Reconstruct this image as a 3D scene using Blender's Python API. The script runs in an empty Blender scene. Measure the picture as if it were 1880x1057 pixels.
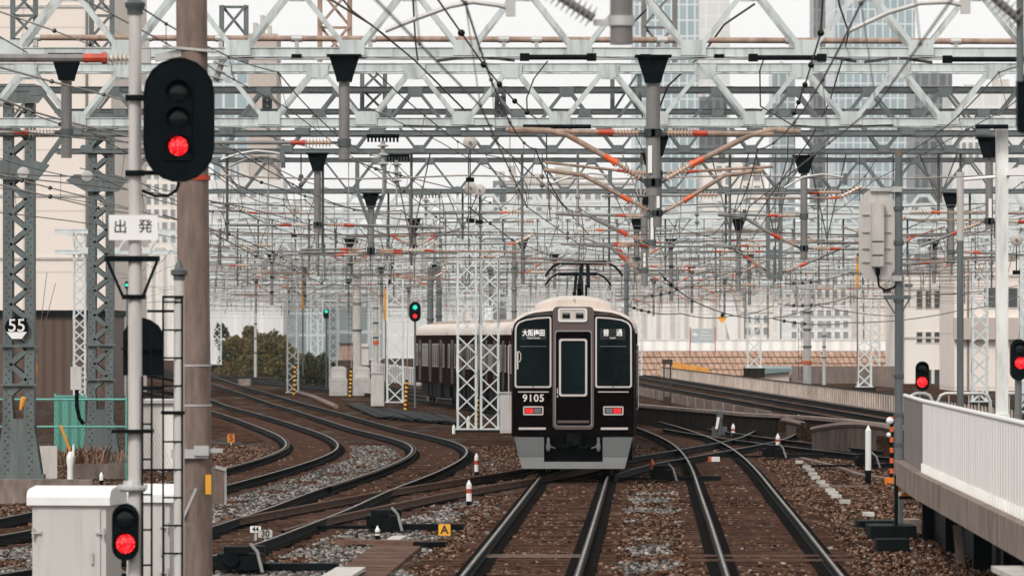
import bpy, bmesh, math, random
import numpy as np
from mathutils import Vector, Matrix
R = math.radians
random.seed(7); rng = np.random.default_rng(7)
SC = bpy.context.scene
COL = SC.collection

# ------------------------------------------------------------------ camera, world, sun, exposure
F, HC, YH = 10444.0, 3.12, 618.0          # focal length in photo pixels, eye height above rail, horizon row
cam_d = bpy.data.cameras.new('camera'); cam = bpy.data.objects.new('camera', cam_d); COL.objects.link(cam)
cam_d.sensor_width = 36.0; cam_d.lens = F*36.0/1880.0; cam_d.shift_y = (YH-528.5)/1880.0
cam_d.clip_start = 1.0; cam_d.clip_end = 9000.0
cam_d.dof.use_dof = True; cam_d.dof.focus_distance = 127.0; cam_d.dof.aperture_fstop = 5.6
cam.location = (0, 0, HC); cam.rotation_euler = (R(90), 0, 0); SC.camera = cam

SUN_EL, SUN_AZ = R(42), R(205)            # soft light from behind the camera's left shoulder, overcast
world = bpy.data.worlds.new('World'); SC.world = world; world.use_nodes = True
nt = world.node_tree; bg = nt.nodes['Background']
sky = nt.nodes.new('ShaderNodeTexSky'); sky.sky_type = 'NISHITA'; sky.sun_disc = False
sky.sun_elevation = SUN_EL; sky.sun_rotation = SUN_AZ; sky.air_density = 1.0; sky.dust_density = 4.0
hs = nt.nodes.new('ShaderNodeHueSaturation'); hs.inputs['Saturation'].default_value = 0.12; hs.inputs['Value'].default_value = 1.0
mx = nt.nodes.new('ShaderNodeMix'); mx.data_type = 'RGBA'; mx.inputs[0].default_value = 0.75
mx.inputs[7].default_value = (8.6, 8.55, 8.4, 1)         # even cloud layer
nt.links.new(sky.outputs[0], hs.inputs['Color']); nt.links.new(hs.outputs[0], mx.inputs[6])
nt.links.new(mx.outputs[2], bg.inputs[0]); bg.inputs[1].default_value = 0.120
sun_d = bpy.data.lights.new('sun', 'SUN'); sun_d.energy = 1.9; sun_d.angle = R(14); sun_d.color = (1, .965, .92)
sun = bpy.data.objects.new('sun', sun_d); COL.objects.link(sun)
# sun direction: azimuth measured clockwise from +Y
sdir = Vector((math.sin(SUN_AZ)*math.cos(SUN_EL), math.cos(SUN_AZ)*math.cos(SUN_EL), math.sin(SUN_EL)))
sun.rotation_euler = sdir.to_track_quat('Z', 'Y').to_euler(); sun.location = (0, -20, 60)
vs = SC.view_settings; SC.display_settings.display_device = 'sRGB'
vs.view_transform = 'Standard'; vs.look = 'None'; vs.exposure = 0.24; vs.gamma = 1.0; vs.use_curve_mapping = False
SC.cycles.max_bounces = 6; SC.cycles.diffuse_bounces = 3; SC.cycles.glossy_bounces = 3; SC.cycles.volume_bounces = 0
SC.cycles.transparent_max_bounces = 8; SC.cycles.use_denoising = True

# ------------------------------------------------------------------ measuring helpers
def P(px, py, s):                          # point seen at pixel (px,py) of the photo, at the depth where one metre is s pixels
    return Vector(((px-940)/s, F/s, HC+(YH-py)/s))
def G(px, py, z=-0.15):                    # point on a horizontal level z
    s = (py-YH)/(HC-z); return Vector(((px-940)/s, F/s, z))

# ------------------------------------------------------------------ materials
def links(m): return m.node_tree.nodes, m.node_tree.links
def base(name):
    m = bpy.data.materials.new(name); m.use_nodes = True
    return m, m.node_tree.nodes['Principled BSDF']
def noise(nd, lk, vec, scale, detail=4, rough=.6):
    n = nd.new('ShaderNodeTexNoise'); n.inputs['Scale'].default_value = scale
    n.inputs['Detail'].default_value = detail; n.inputs['Roughness'].default_value = rough
    lk.new(vec, n.inputs['Vector']); return n
def ramp(nd, lk, fac, stops):
    r = nd.new('ShaderNodeValToRGB'); cr = r.color_ramp
    while len(cr.elements) < len(stops): cr.elements.new(.5)
    for e, (p, c) in zip(cr.elements, stops):
        e.position = p; e.color = (*c, 1) if len(c) == 3 else c
    lk.new(fac, r.inputs[0]); return r
def mixc(nd, lk, fac, a, b, mode='MIX'):
    m = nd.new('ShaderNodeMix'); m.data_type = 'RGBA'; m.blend_type = mode
    for i, x in ((0, fac), (6, a), (7, b)):
        if hasattr(x, 'node'): lk.new(x, m.inputs[i])
        elif isinstance(x, (int, float)): m.inputs[i].default_value = x
        else: m.inputs[i].default_value = (*x, 1)
    return m.outputs[2]
def mapped(nd, lk, sc=(1, 1, 1), obj=False):
    t = nd.new('ShaderNodeTexCoord') if obj else nd.new('ShaderNodeNewGeometry')
    mp = nd.new('ShaderNodeMapping'); mp.inputs['Scale'].default_value = sc
    lk.new(t.outputs['Object' if obj else 'Position'], mp.inputs['Vector']); return mp.outputs[0]
def mat(name, col, rough=.55, metal=0., var=.18, scale=3., rust=0., rustcol=(.19, .075, .03), stretch=.25, bump=0., spec=.4, grime=0.):
    m, b = base(name); nd, lk = links(m)
    v = mapped(nd, lk, (1, 1, stretch)); n = noise(nd, lk, v, scale, 5)
    lo = tuple(max(0, c*(1-var)) for c in col); hi = tuple(min(1, c*(1+var*.7)) for c in col)
    c = ramp(nd, lk, n.outputs[0], [(.3, lo), (.7, hi)]).outputs[0]
    if grime:
        n3 = noise(nd, lk, mapped(nd, lk, (1, 1, .15)), 9, 4)
        f = ramp(nd, lk, n3.outputs[0], [(.5, (0, 0, 0)), (.72, (grime,)*3)])
        c = mixc(nd, lk, f.outputs[0], c, (.09, .07, .055))
    if rust:
        n2 = noise(nd, lk, mapped(nd, lk, (1, 1, .35)), 4.5, 6, .7)
        t = .72-rust*.35
        f = ramp(nd, lk, n2.outputs[0], [(t, (0, 0, 0)), (t+.06, (.85,)*3)])
        c = mixc(nd, lk, f.outputs[0], c, rustcol)
    lk.new(c, b.inputs['Base Color']); b.inputs['Roughness'].default_value = rough; b.inputs['Metallic'].default_value = metal
    b.inputs['Specular IOR Level'].default_value = spec
    if bump:
        bp = nd.new('ShaderNodeBump'); bp.inputs['Strength'].default_value = bump; bp.inputs['Distance'].default_value = .02
        nb = noise(nd, lk, mapped(nd, lk), 22, 4); lk.new(nb.outputs[0], bp.inputs['Height']); lk.new(bp.outputs[0], b.inputs['Normal'])
    return m
def glow(name, col, st, dark=.3):
    m, b = base(name); nd, lk = links(m)
    v = nd.new('ShaderNodeTexVoronoi'); v.inputs['Scale'].default_value = 34; lk.new(mapped(nd, lk), v.inputs['Vector'])
    v.inputs['Scale'].default_value = 44; r = ramp(nd, lk, v.outputs['Distance'], [(.0, tuple(min(1, c+.45*(1-c)) for c in col)), (.25, tuple(col)), (.62, tuple(c*dark for c in col))] if dark < 1 else [(0, col), (1, col)])
    lk.new(r.outputs[0], b.inputs['Emission Color']); b.inputs['Emission Strength'].default_value = st
    b.inputs['Base Color'].default_value = (*[c*.3 for c in col], 1); b.inputs['Roughness'].default_value = .2
    return m
def gridmat(name, wall, line, w, h, mortar=.05, rough=.3, var=.3, dark=None, sq=(1, 0)):
    # curtain wall: panes between mullions, drawn on the wall's own X/Z plane
    m, b = base(name); nd, lk = links(m)
    g = nd.new('ShaderNodeNewGeometry'); sp = nd.new('ShaderNodeSeparateXYZ'); lk.new(g.outputs['Position'], sp.inputs[0])
    ad = nd.new('ShaderNodeMath'); ad.operation = 'ADD'; lk.new(sp.outputs[0], ad.inputs[0]); lk.new(sp.outputs[1], ad.inputs[1])
    cb = nd.new('ShaderNodeCombineXYZ'); lk.new(ad.outputs[0], cb.inputs[0]); lk.new(sp.outputs[2], cb.inputs[1])
    t = nd.new('ShaderNodeTexBrick'); t.offset = 0; t.inputs['Scale'].default_value = 1
    t.inputs['Brick Width'].default_value = w; t.inputs['Row Height'].default_value = h
    t.inputs['Mortar Size'].default_value = mortar*h; t.inputs['Mortar Smooth'].default_value = 0
    t.inputs['Color1'].default_value = (*wall, 1); t.inputs['Color2'].default_value = (*[c*(1-var) for c in (dark or wall)], 1)
    t.inputs['Mortar'].default_value = (*line, 1); lk.new(cb.outputs[0], t.inputs['Vector'])
    lk.new(t.outputs[0], b.inputs['Base Color']); b.inputs['Roughness'].default_value = rough
    return m
def ribbed(name, col, pitch=.25, depth=.55, rough=.5, var=.1):
    # profiled sheet metal: the ribs are bump on the sheet
    m = mat(name, col, rough, var=var, scale=1.2); nd, lk = links(m); b = nd['Principled BSDF']
    g = nd.new('ShaderNodeNewGeometry'); sp = nd.new('ShaderNodeSeparateXYZ'); lk.new(g.outputs['Position'], sp.inputs[0])
    ad = nd.new('ShaderNodeMath'); ad.operation = 'ADD'; lk.new(sp.outputs[0], ad.inputs[0]); lk.new(sp.outputs[1], ad.inputs[1])
    mu = nd.new('ShaderNodeMath'); mu.operation = 'MULTIPLY'; mu.inputs[1].default_value = 2*math.pi/pitch; lk.new(ad.outputs[0], mu.inputs[0])
    sn = nd.new('ShaderNodeMath'); sn.operation = 'SINE'; lk.new(mu.outputs[0], sn.inputs[0])
    bp = nd.new('ShaderNodeBump'); bp.inputs['Strength'].default_value = depth; bp.inputs['Distance'].default_value = pitch*.2
    lk.new(sn.outputs[0], bp.inputs['Height']); lk.new(bp.outputs[0], b.inputs['Normal']); return m

M = {}
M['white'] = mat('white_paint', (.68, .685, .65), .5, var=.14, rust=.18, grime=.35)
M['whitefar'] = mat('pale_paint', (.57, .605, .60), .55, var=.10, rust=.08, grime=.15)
M['pale'] = mat('pale_grey_paint', (.515, .555, .545), .5, var=.16, rust=.17, grime=.45)
M['grey'] = mat('grey_paint', (.115, .135, .136), .5, var=.2, rust=.12, grime=.35)
M['darkgrey'] = mat('dark_grey_paint', (.07, .082, .083), .5, var=.25, grime=.4)
M['riveted'] = mat('riveted_grey_paint', (.110, .132, .131), .5, var=.25, rust=.03, grime=.5, scale=5)
M['tube'] = mat('weathered_tube', (.175, .168, .160), .5, var=.28, rust=.10, grime=.4)
M['rusty'] = mat('rusty_tube', (.31, .215, .165), .7, var=.4, scale=8, rust=.3, rustcol=(.25, .115, .06))
M['galv'] = mat('galvanised_steel', (.45, .44, .42), .45, metal=.2, var=.15)
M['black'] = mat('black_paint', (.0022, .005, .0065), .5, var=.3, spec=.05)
M['blackmetal'] = mat('black_iron', (.006, .008, .009), .6, var=.5, spec=.04)
M['wire'] = mat('wire_copper_grey', (.10, .088, .08), .5, var=.3)
M['wirebrown'] = mat('wire_brown', (.13, .085, .065), .6, var=.3)
M['cable'] = mat('cable_pale', (.34, .31, .28), .5, var=.3)
M['ins'] = mat('beige_porcelain', (.55, .395, .305), .25, var=.15, grime=.3)
M['insw'] = mat('white_porcelain', (.66, .60, .53), .22, var=.12, grime=.2)
M['insgrey'] = mat('grey_porcelain', (.34, .33, .31), .25, var=.2)
M['red'] = mat('red_band', (.44, .045, .018), .5, var=.4, grime=.3)
M['orange'] = mat('orange_band', (.60, .105, .025), .5, var=.3, grime=.3)
M['amber'] = mat('amber_paint', (.72, .30, .03), .5, var=.2, grime=.3)
M['conc'] = mat('pole_concrete', (.185, .132, .110), .85, var=.30, scale=11, stretch=.2, bump=.3, grime=.6)
M['conc2'] = mat('weathered_concrete', (.24, .19, .165), .9, var=.4, scale=2.5, stretch=.4, bump=.4, grime=.7, spec=.08)
M['darkconc'] = mat('sooty_concrete', (.022, .018, .016), .9, var=.5, scale=2, stretch=.5, bump=.3, spec=.02)
M['paleconc'] = mat('pale_concrete', (.48, .45, .41), .85, var=.18, bump=.2, grime=.3)
M['cab'] = mat('cabinet_cream', (.50, .475, .445), .45, var=.06, grime=.18)
M['maroon'] = mat('maroon_gloss', (.0022, .0010, .0011), .25, var=.25, spec=.03)
M['maroon2'] = mat('maroon_side', (.017, .008, .0065), .4, var=.4, spec=0., stretch=.1, scale=2)
M['pillar'] = mat('maroon_brown', (.115, .083, .075), .3, var=.1)
M['cream'] = mat('cream_roof', (.60, .515, .455), .45, var=.08, grime=.12)
M['tan'] = mat('roof_unit_tan', (.30, .235, .195), .6, var=.15, spec=.1)
M['railband'] = mat('rail_running_band', (.30, .265, .24), .4, metal=.2, var=.55, scale=1.0, spec=.3)
M['silver'] = mat('brushed_aluminium', (.66, .60, .55), .35, metal=.35, var=.08)
M['skirt'] = mat('skirt_grey', (.15, .16, .157), .4, var=.1)
M['skirt2'] = mat('skirt_pale_grey', (.25, .25, .24), .4, var=.1)
M['glass'] = mat('dark_glass', (.0032, .0085, .0095), .10, var=.85, scale=1.6, stretch=.5, spec=.05)  # uneven tone in the colour imitates varied reflections in the panes
M['panefar'] = mat('distant_window_glass', (.26, .27, .27), .3, var=.35, scale=.6, spec=.4)  # lighter grey puts the distance haze into the pane colour
M['grease'] = mat('oil_stain', (.012, .011, .011), .8, var=.5, scale=6, spec=0.)
M['culvert'] = mat('culvert_concrete', (.115, .088, .075), .9, var=.5, scale=2.5, stretch=.4, bump=.4, grime=.7, spec=.1)
M['zincpale'] = mat('pale_blue_board', (.42, .46, .47), .5, var=.1)
M['wheel'] = mat('pulley_pale', (.46, .42, .38), .5, var=.25)
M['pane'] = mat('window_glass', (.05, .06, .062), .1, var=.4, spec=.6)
M['lettering'] = mat('black_lettering', (.012, .012, .014), .5, var=.1)
M['whitelet'] = mat('white_lettering', (.72, .68, .62), .5, var=.05)
M['signwhite'] = mat('white_sign', (.74, .73, .70), .4, var=.05)
M['yellow'] = mat('yellow_sign', (.80, .38, .03), .45, var=.12)
M['orangesign'] = mat('orange_sign', (.70, .20, .015), .45, var=.15)
M['teal'] = ribbed('teal_sheet', (.10, .31, .245), .22, .6)
M['tealpaint'] = mat('teal_paint', (.10, .34, .28), .5, var=.2)
M['beige'] = gridmat('beige_panels', (.74, .655, .59), (.60, .525, .47), 5.2, 3.3, .018, .85, .035)
M['framedark'] = mat('window_frame_tan', (.30, .25, .215), .5, var=.2)
M['brownconc'] = mat('brown_concrete', (.19, .155, .135), .9, var=.3, scale=1.2, bump=.2, grime=.5, spec=.08)
M['beige2'] = mat('cream_render', (.72, .665, .61), .85, var=.06, scale=.4)
M['pink'] = mat('pinkish_panel', (.46, .39, .35), .8, var=.06, scale=.4)
M['brownwall'] = ribbed('brown_sheet', (.098, .060, .045), .5, .35)
M['whiteshed'] = ribbed('white_sheet', (.74, .70, .65), 1.6, .7)
M['whitewall'] = ribbed('white_parapet', (.86, .83, .79), .9, .4)
M['fence'] = ribbed('fence_sheet', (.87, .845, .80), .50, .28)
M['fencebrown'] = ribbed('fence_sheet_brown', (.20, .165, .15), .2, .5)
M['redlens'] = glow('red_lens', (1, .012, .02), 1.5)
M['greenlens'] = glow('green_lens', (.02, .85, .55), 1.6)
M['display'] = glow('lit_display', (.8, .78, .74), 1.0, 1)
M['darklens'] = mat('dark_lens', (.006, .009, .010), .15, var=.3, spec=.22)
M['railside'] = mat('rail_side', (.007, .008, .009), .7, var=.5, scale=6, spec=.05)
M['railtop'] = mat('rail_polished', (.045, .04, .036), .6, var=.5, scale=2, spec=.08)
M['railrusty'] = mat('rail_rusty', (.105, .06, .042), .75, var=.35, scale=6, spec=.1)
M['sleeper'] = mat('sleeper_wood', (.082, .045, .032), .9, var=.6, scale=3.5, stretch=1, bump=.5, spec=.02)
M['plank'] = mat('trough_cover', (.125, .075, .058), .9, var=.35, scale=4, stretch=1, bump=.3, spec=.05)
M['pad'] = mat('rubber_mat', (.012, .012, .013), .9, var=.5)
M['block'] = mat('stone_block', (.40, .26, .19), .9, var=.35, scale=2.5, stretch=1, bump=.4, spec=.1)
M['blockjoint'] = mat('block_joint', (.085, .055, .042), .95, var=.3)
M['bark'] = mat('bark', (.05, .035, .025), .9, var=.3)
M['picket'] = mat('picket_concrete', (.50, .41, .35), .85, var=.3, grime=.5)
M['zinc'] = mat('bluish_roof', (.16, .22, .225), .5, var=.2)

def leafmat(name, cols):
    m, b = base(name); nd, lk = links(m)
    n = noise(nd, lk, mapped(nd, lk), .55, 6, .72)
    r = ramp(nd, lk, n.outputs[0], [(.30+.12*i, c) for i, c in enumerate(cols)])
    lk.new(r.outputs[0], b.inputs['Base Color']); b.inputs['Roughness'].default_value = .7; return m
M['leaf'] = leafmat('shrub_leaf', [(.009, .012, .004), (.040, .040, .007), (.10, .075, .012), (.14, .050, .016)])
M['leaf2'] = leafmat('dark_shrub_leaf', [(.004, .008, .004), (.012, .022, .006), (.035, .036, .008), (.06, .034, .012)])
M['leafdry'] = leafmat('dry_weed', [(.10, .05, .03), (.16, .085, .05), (.22, .13, .08), (.26, .16, .10)])

# ------------------------------------------------------------------ mesh builder and object helpers
class MB:
    def __init__(s): s.v = []; s.f = []; s.m = []; s.cur = 0
    def add(s, vs, fs, mi=None):
        o = len(s.v); s.v += [tuple(x) for x in vs]
        for f in fs: s.f.append([o+i for i in f]); s.m.append(s.cur if mi is None else mi)
        return s
    def hexa(s, c8): return s.add(c8, [(0, 3, 2, 1), (4, 5, 6, 7), (0, 1, 5, 4), (1, 2, 6, 5), (2, 3, 7, 6), (3, 0, 4, 7)])
    def box(s, c, d, rz=0.0):
        x, y, z = d[0]/2, d[1]/2, d[2]/2; ca, sa = math.cos(rz), math.sin(rz)
        return s.hexa([(c[0]+a*ca-b*sa, c[1]+a*sa+b*ca, c[2]+e) for e in (-z, z) for a, b in ((-x, -y), (x, -y), (x, y), (-x, y))])
    def bar(s, a, b, w, h, up=(0, 0, 1)):
        a, b = Vector(a), Vector(b); d = (b-a).normalized(); u = Vector(up)
        if abs(d.dot(u)) > .98: u = Vector((0, 1, 0))
        r = d.cross(u).normalized(); u = r.cross(d).normalized()
        return s.hexa([p+r*i*w/2+u*j*h/2 for p in (a, b) for i, j in ((-1, -1), (1, -1), (1, 1), (-1, 1))])
    def tube(s, pts, r, n=8, cap=True):
        pts = [Vector(p) for p in pts]; k = len(pts); rs = r if isinstance(r, (list, tuple)) else [r]*k
        vs = []; prev = None
        for i, p in enumerate(pts):
            d = (pts[min(i+1, k-1)]-pts[max(i-1, 0)]).normalized()
            if prev is None:
                u = Vector((0, 0, 1)) if abs(d.z) < .9 else Vector((0, 1, 0))
                a = d.cross(u).normalized()
            else: a = (prev-d*prev.dot(d)).normalized()
            prev = a; b = d.cross(a)
            vs += [p+(a*math.cos(2*math.pi*j/n)+b*math.sin(2*math.pi*j/n))*rs[i] for j in range(n)]
        fs = [(i*n+j, i*n+(j+1) % n, (i+1)*n+(j+1) % n, (i+1)*n+j) for i in range(k-1) for j in range(n)]
        if cap: fs += [tuple(range(n))[::-1], tuple(range((k-1)*n, k*n))]
        return s.add(vs, fs)
    def lathe(s, prof, a, b, n=12):           # prof: (radius, t along a->b)
        a, b = Vector(a), Vector(b); d = b-a
        pts = [a+d*t for _, t in prof]; dn = d.normalized()
        u = Vector((0, 0, 1)) if abs(dn.z) < .9 else Vector((0, 1, 0)); x = dn.cross(u).normalized(); y = dn.cross(x)
        k = len(prof); vs = [p+(x*math.cos(2*math.pi*j/n)+y*math.sin(2*math.pi*j/n))*max(r, 1e-4) for p, (r, _) in zip(pts, prof) for j in range(n)]
        fs = [(i*n+j, i*n+(j+1) % n, (i+1)*n+(j+1) % n, (i+1)*n+j) for i in range(k-1) for j in range(n)]
        fs += [tuple(range(n))[::-1], tuple(range((k-1)*n, k*n))]
        return s.add(vs, fs)
    def prism(s, poly, o, ux, uy, un, th):     # polygon in plane (o,ux,uy) thickened by th along un
        o, ux, uy, un = map(Vector, (o, ux, uy, un)); n = len(poly)
        q = [o+ux*a+uy*b for a, b in poly]
        return s.add(q+[p+un*th for p in q], [tuple(range(n))[::-1], tuple(range(n, 2*n))]+[(i, (i+1) % n, n+(i+1) % n, n+i) for i in range(n)])
    def ring(s, outer, inner, o, ux, uy, un, th):   # frame between two polygons of equal count
        o, ux, uy, un = map(Vector, (o, ux, uy, un)); n = len(outer)
        A = [o+ux*a+uy*b for a, b in outer]; B = [o+ux*a+uy*b for a, b in inner]
        vs = A+B+[p+un*th for p in A]+[p+un*th for p in B]; fs = []
        for i in range(n):
            j = (i+1) % n
            fs += [(2*n+i, 2*n+j, 3*n+j, 3*n+i), (i, n+i, n+j, j), (i, j, 2*n+j, 2*n+i), (n+i, 3*n+i, 3*n+j, n+j)]
        return s.add(vs, fs)
    def ball(s, c, r, n=8):
        return s.lathe([(r*math.sin(math.pi*i/6), .5-.5*math.cos(math.pi*i/6)) for i in range(7)], Vector(c)-Vector((0, 0, r)), Vector(c)+Vector((0, 0, r)), n)
    def build(s, name, m, parent=None, smooth=False):
        me = bpy.data.meshes.new(name); me.from_pydata(s.v, [], s.f)
        ms = m if isinstance(m, (list, tuple)) else [m]
        for x in ms: me.materials.append(M[x] if isinstance(x, str) else x)
        if len(ms) > 1: me.polygons.foreach_set('material_index', s.m)
        bm = bmesh.new(); bm.from_mesh(me); bmesh.ops.recalc_face_normals(bm, faces=bm.faces); bm.to_mesh(me); bm.free()
        if smooth:
            me.polygons.foreach_set('use_smooth', [True]*len(me.polygons))
            me.set_sharp_from_angle(angle=R(40))
        o = bpy.data.objects.new(name, me); COL.objects.link(o)
        if parent is not None: attach(o, parent)
        return o
def attach(o, p):
    o.parent = p; q = p
    o.matrix_parent_inverse = world_of(p).inverted()
def world_of(o):
    m = Matrix.LocRotScale(o.location, o.rotation_euler, o.scale)
    if o.parent: m = world_of(o.parent) @ o.matrix_parent_inverse @ m
    return m
def thing(name, label, cat, loc=(0, 0, 0), rz=0.0, group=None, kind=None):
    o = bpy.data.objects.new(name, None); COL.objects.link(o); o.location = loc; o.rotation_euler = (0, 0, rz)
    o.empty_display_size = .2
    return tag(o, label, cat, group, kind)
def tag(o, label=None, cat=None, group=None, kind=None):
    if label: o['label'] = label
    if cat: o['category'] = cat
    if group: o['group'] = group
    if kind: o['kind'] = kind
    return o
def dup(o, parent=None):
    c = o.copy(); COL.objects.link(c)
    if parent is not None: c.parent = parent; c.matrix_parent_inverse = o.matrix_parent_inverse.copy()
    for ch in o.children: dup(ch, c)
    return c
def text(name, body, size, o, ux, uy, m, parent, depth=.004, bold=0., spacing=1.0, sx=1.0):
    cu = bpy.data.curves.new(name, 'FONT'); cu.body = body; cu.size = 1; cu.align_x = 'CENTER'; cu.align_y = 'CENTER'
    cu.extrude = depth/size; cu.offset = bold; cu.space_character = spacing
    ob = bpy.data.objects.new(name, cu); COL.objects.link(ob)
    me = bpy.data.meshes.new_from_object(ob.evaluated_get(bpy.context.evaluated_depsgraph_get()))
    bpy.data.objects.remove(ob); bpy.data.curves.remove(cu)
    ux, uy = Vector(ux).normalized(), Vector(uy).normalized(); un = ux.cross(uy)
    mw = Matrix((ux*size*sx, uy*size, un*size)).transposed().to_4x4(); mw.translation = Vector(o)
    me.transform(mw); me.materials.clear(); me.materials.append(M[m])
    t = bpy.data.objects.new(name, me); COL.objects.link(t); attach(t, parent); return t
def rrect(x0, x1, y0, y1, r=.05, n=4):
    out = []
    for cx, cy, a0 in ((x1-r, y0+r, -90), (x1-r, y1-r, 0), (x0+r, y1-r, 90), (x0+r, y0+r, 180)):
        out += [(cx+r*math.cos(R(a0+90*i/n)), cy+r*math.sin(R(a0+90*i/n))) for i in range(n+1)]
    return out
def smooth_path(pts, n=240):                  # Catmull-Rom through (X,Y) points, resampled
    p = np.array([(a[0], a[1]) for a in pts], float); p = np.vstack([2*p[0]-p[1], p, 2*p[-1]-p[-2]]); out = []
    for i in range(1, len(p)-2):
        for t in np.linspace(0, 1, 24, endpoint=False):
            a, b, c, d = p[i-1], p[i], p[i+1], p[i+2]
            out.append(.5*((2*b)+(-a+c)*t+(2*a-5*b+4*c-d)*t*t+(-a+3*b-3*c+d)*t**3))
    out.append(p[-2]); q = np.array(out); L = np.concatenate([[0], np.cumsum(np.hypot(*np.diff(q, axis=0).T))])
    u = np.arange(0, L[-1], 1.0); q2 = np.stack([np.interp(u, L, q[:, 0]), np.interp(u, L, q[:, 1])], 1); w = 9
    pad = np.vstack([2*q2[0]-q2[w:0:-1], q2, 2*q2[-1]-q2[-2:-w-2:-1]]); k = np.hanning(2*w+3)[1:-1]; k /= k.sum()
    return np.stack([np.convolve(pad[:, i], k, 'valid') for i in (0, 1)], 1)
X3, Y3, Z3 = Vector((1, 0, 0)), Vector((0, 1, 0)), Vector((0, 0, 1))

# ------------------------------------------------------------------ the lines of the tracks (centre lines, plan view)
def gp(px, py): v = G(px, py, 0.0); return (v.x, v.y)
T0 = [(-3.3, -66), (-1.7, 0), (-.45, 52), (.089, 74.2), (.70, 99), (1.30, 123.9), (1.75, 142), (2.05, 160), (2.05, 180), (1.75, 200), (1.15, 222), (.1, 240), (-1.25, 255), (-3.1, 275), (-5.6, 300), (-9.6, 335), (-16, 385), (-26, 450), (-40, 530)]
T1 = [(.1, -66), (1.75, 0), (3.03, 52), (3.564, 74.2), (4.1, 96), (4.56, 115.5), (5.0, 134), (5.33, 152), (5.45, 168), (5.3, 184), (4.9, 203), (4.1, 225), (3.3, 241), (2.1, 257), (.3, 277), (-2.2, 302), (-6.2, 338), (-12.6, 388), (-22.6, 453), (-36, 530)]
L1 = [(-9.4, 40), (-8.0, 62)] + [gp(*q) for q in ((300, 1020), (400, 990), (498, 957), (574, 930), (644, 900), (734, 869), (790, 844), (808, 828), (795, 813), (740, 797.5), (685, 785), (573, 752), (525, 739), (422, 707), (330, 681))] + [(-48, 640)]
L2 = [(-13.6, 40), (-11.4, 66)] + [gp(*q) for q in ((0, 967), (150, 935), (300, 902), (410, 875), (515, 846), (562, 828), (574, 814), (556, 799), (520, 785), (464, 766), (390, 745), (310, 722))] + [(-38, 470), (-52, 640)]
XA = [gp(434, 972), gp(498, 953), gp(560, 940), gp(650, 924), gp(730, 907), gp(800, 895.5), gp(880, 882), gp(957, 871), gp(1010, 861), (1.65, 142), (1.98, 156)]
XB = [(1.55, 128), (2.0, 134), (2.9, 141.5), (4.3, 150.5), (6.0, 162), (7.6, 174), (8.9, 190)]
T2 = [(14.6, 126), (12.4, 137), (10.05, 150.5), (8.35, 164.5), (7.0, 178), (5.85, 194)]
R1 = [(14.9, 118), (14.25, 150), (13.15, 208), (10.9, 320), (8.75, 432), (6.5, 560)]
R2 = [(13.6, 118), (11.8, 159), (9.95, 216), (7.68, 315), (5.3, 430), (2.6, 560)]
paths = {k: smooth_path(v) for k, v in dict(T0=T0, T1=T1, L1=L1, L2=L2, XA=XA, XB=XB, T2=T2, R1=R1, R2=R2).items()}
def xat(k, y): p = paths[k]; return np.interp(y, p[:, 1], p[:, 0])
def heading(k, y): return math.atan2(-(xat(k, y+3)-xat(k, y-3)), 6.0)      # rotation about z of something facing +Y

# ------------------------------------------------------------------ ground
def ground_mat():
    m, b = base('ballast_ground'); nd, lk = links(m); v = mapped(nd, lk)
    vo = nd.new('ShaderNodeTexVoronoi'); vo.inputs['Scale'].default_value = 15; lk.new(v, vo.inputs['Vector'])
    sep = nd.new('ShaderNodeSeparateColor'); lk.new(vo.outputs['Color'], sep.inputs[0])
    brown = ramp(nd, lk, sep.outputs[0], [(0, (.024, .013, .009)), (.5, (.072, .038, .025)), (.9, (.135, .074, .049))]).outputs[0]
    grey = ramp(nd, lk, sep.outputs[0], [(0, (.04, .036, .033)), (.5, (.10, .092, .085)), (1, (.20, .185, .17))]).outputs[0]
    big = noise(nd, lk, mapped(nd, lk, (.5, .09, 1)), 1.6, 5, .6)
    f = ramp(nd, lk, big.outputs[0], [(.52, (0, 0, 0)), (.62, (.8, .8, .8))])
    c = mixc(nd, lk, f.outputs[0], brown, grey)
    b2 = noise(nd, lk, mapped(nd, lk, (.7, .2, 1)), 2.3, 5, .65)
    f2 = ramp(nd, lk, b2.outputs[0], [(.35, (.3, .3, .3)), (.62, (1, 1, 1))])
    c = mixc(nd, lk, 1.0, c, f2.outputs[0], 'MULTIPLY')
    lk.new(c, b.inputs['Base Color']); b.inputs['Roughness'].default_value = .95; b.inputs['Specular IOR Level'].default_value = .0
    bp = nd.new('ShaderNodeBump'); bp.inputs['Strength'].default_value = 1; bp.inputs['Distance'].default_value = .05; bp.invert = True
    lk.new(vo.outputs['Distance'], bp.inputs['Height']); lk.new(bp.outputs[0], b.inputs['Normal']); return m
M['ground'] = ground_mat()
g = MB()
xs = [-2500, -400, -80, -30, -15]+[float(x) for x in np.arange(-12, 14.1, .5)]+[20, 40, 90, 400, 2500]
ys = [-60, 20]+[float(y) for y in np.arange(60, 180.1, 1.5)]+[200, 260, 340, 500, 900, 2000, 6000]
pn = rng.normal(0, .018, (len(ys), len(xs)))
vs = [(x, y, -.185+(pn[j][i] if 60 < y < 180 and -12 < x < 14 else 0)) for j, y in enumerate(ys) for i, x in enumerate(xs)]
nx = len(xs); g.add(vs, [(j*nx+i, j*nx+i+1, (j+1)*nx+i+1, (j+1)*nx+i) for j in range(len(ys)-1) for i in range(nx-1)])
tag(g.build('ground', 'ground', smooth=True), 'brown ballasted railway ground under the tracks', 'ground', kind='structure')

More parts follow.
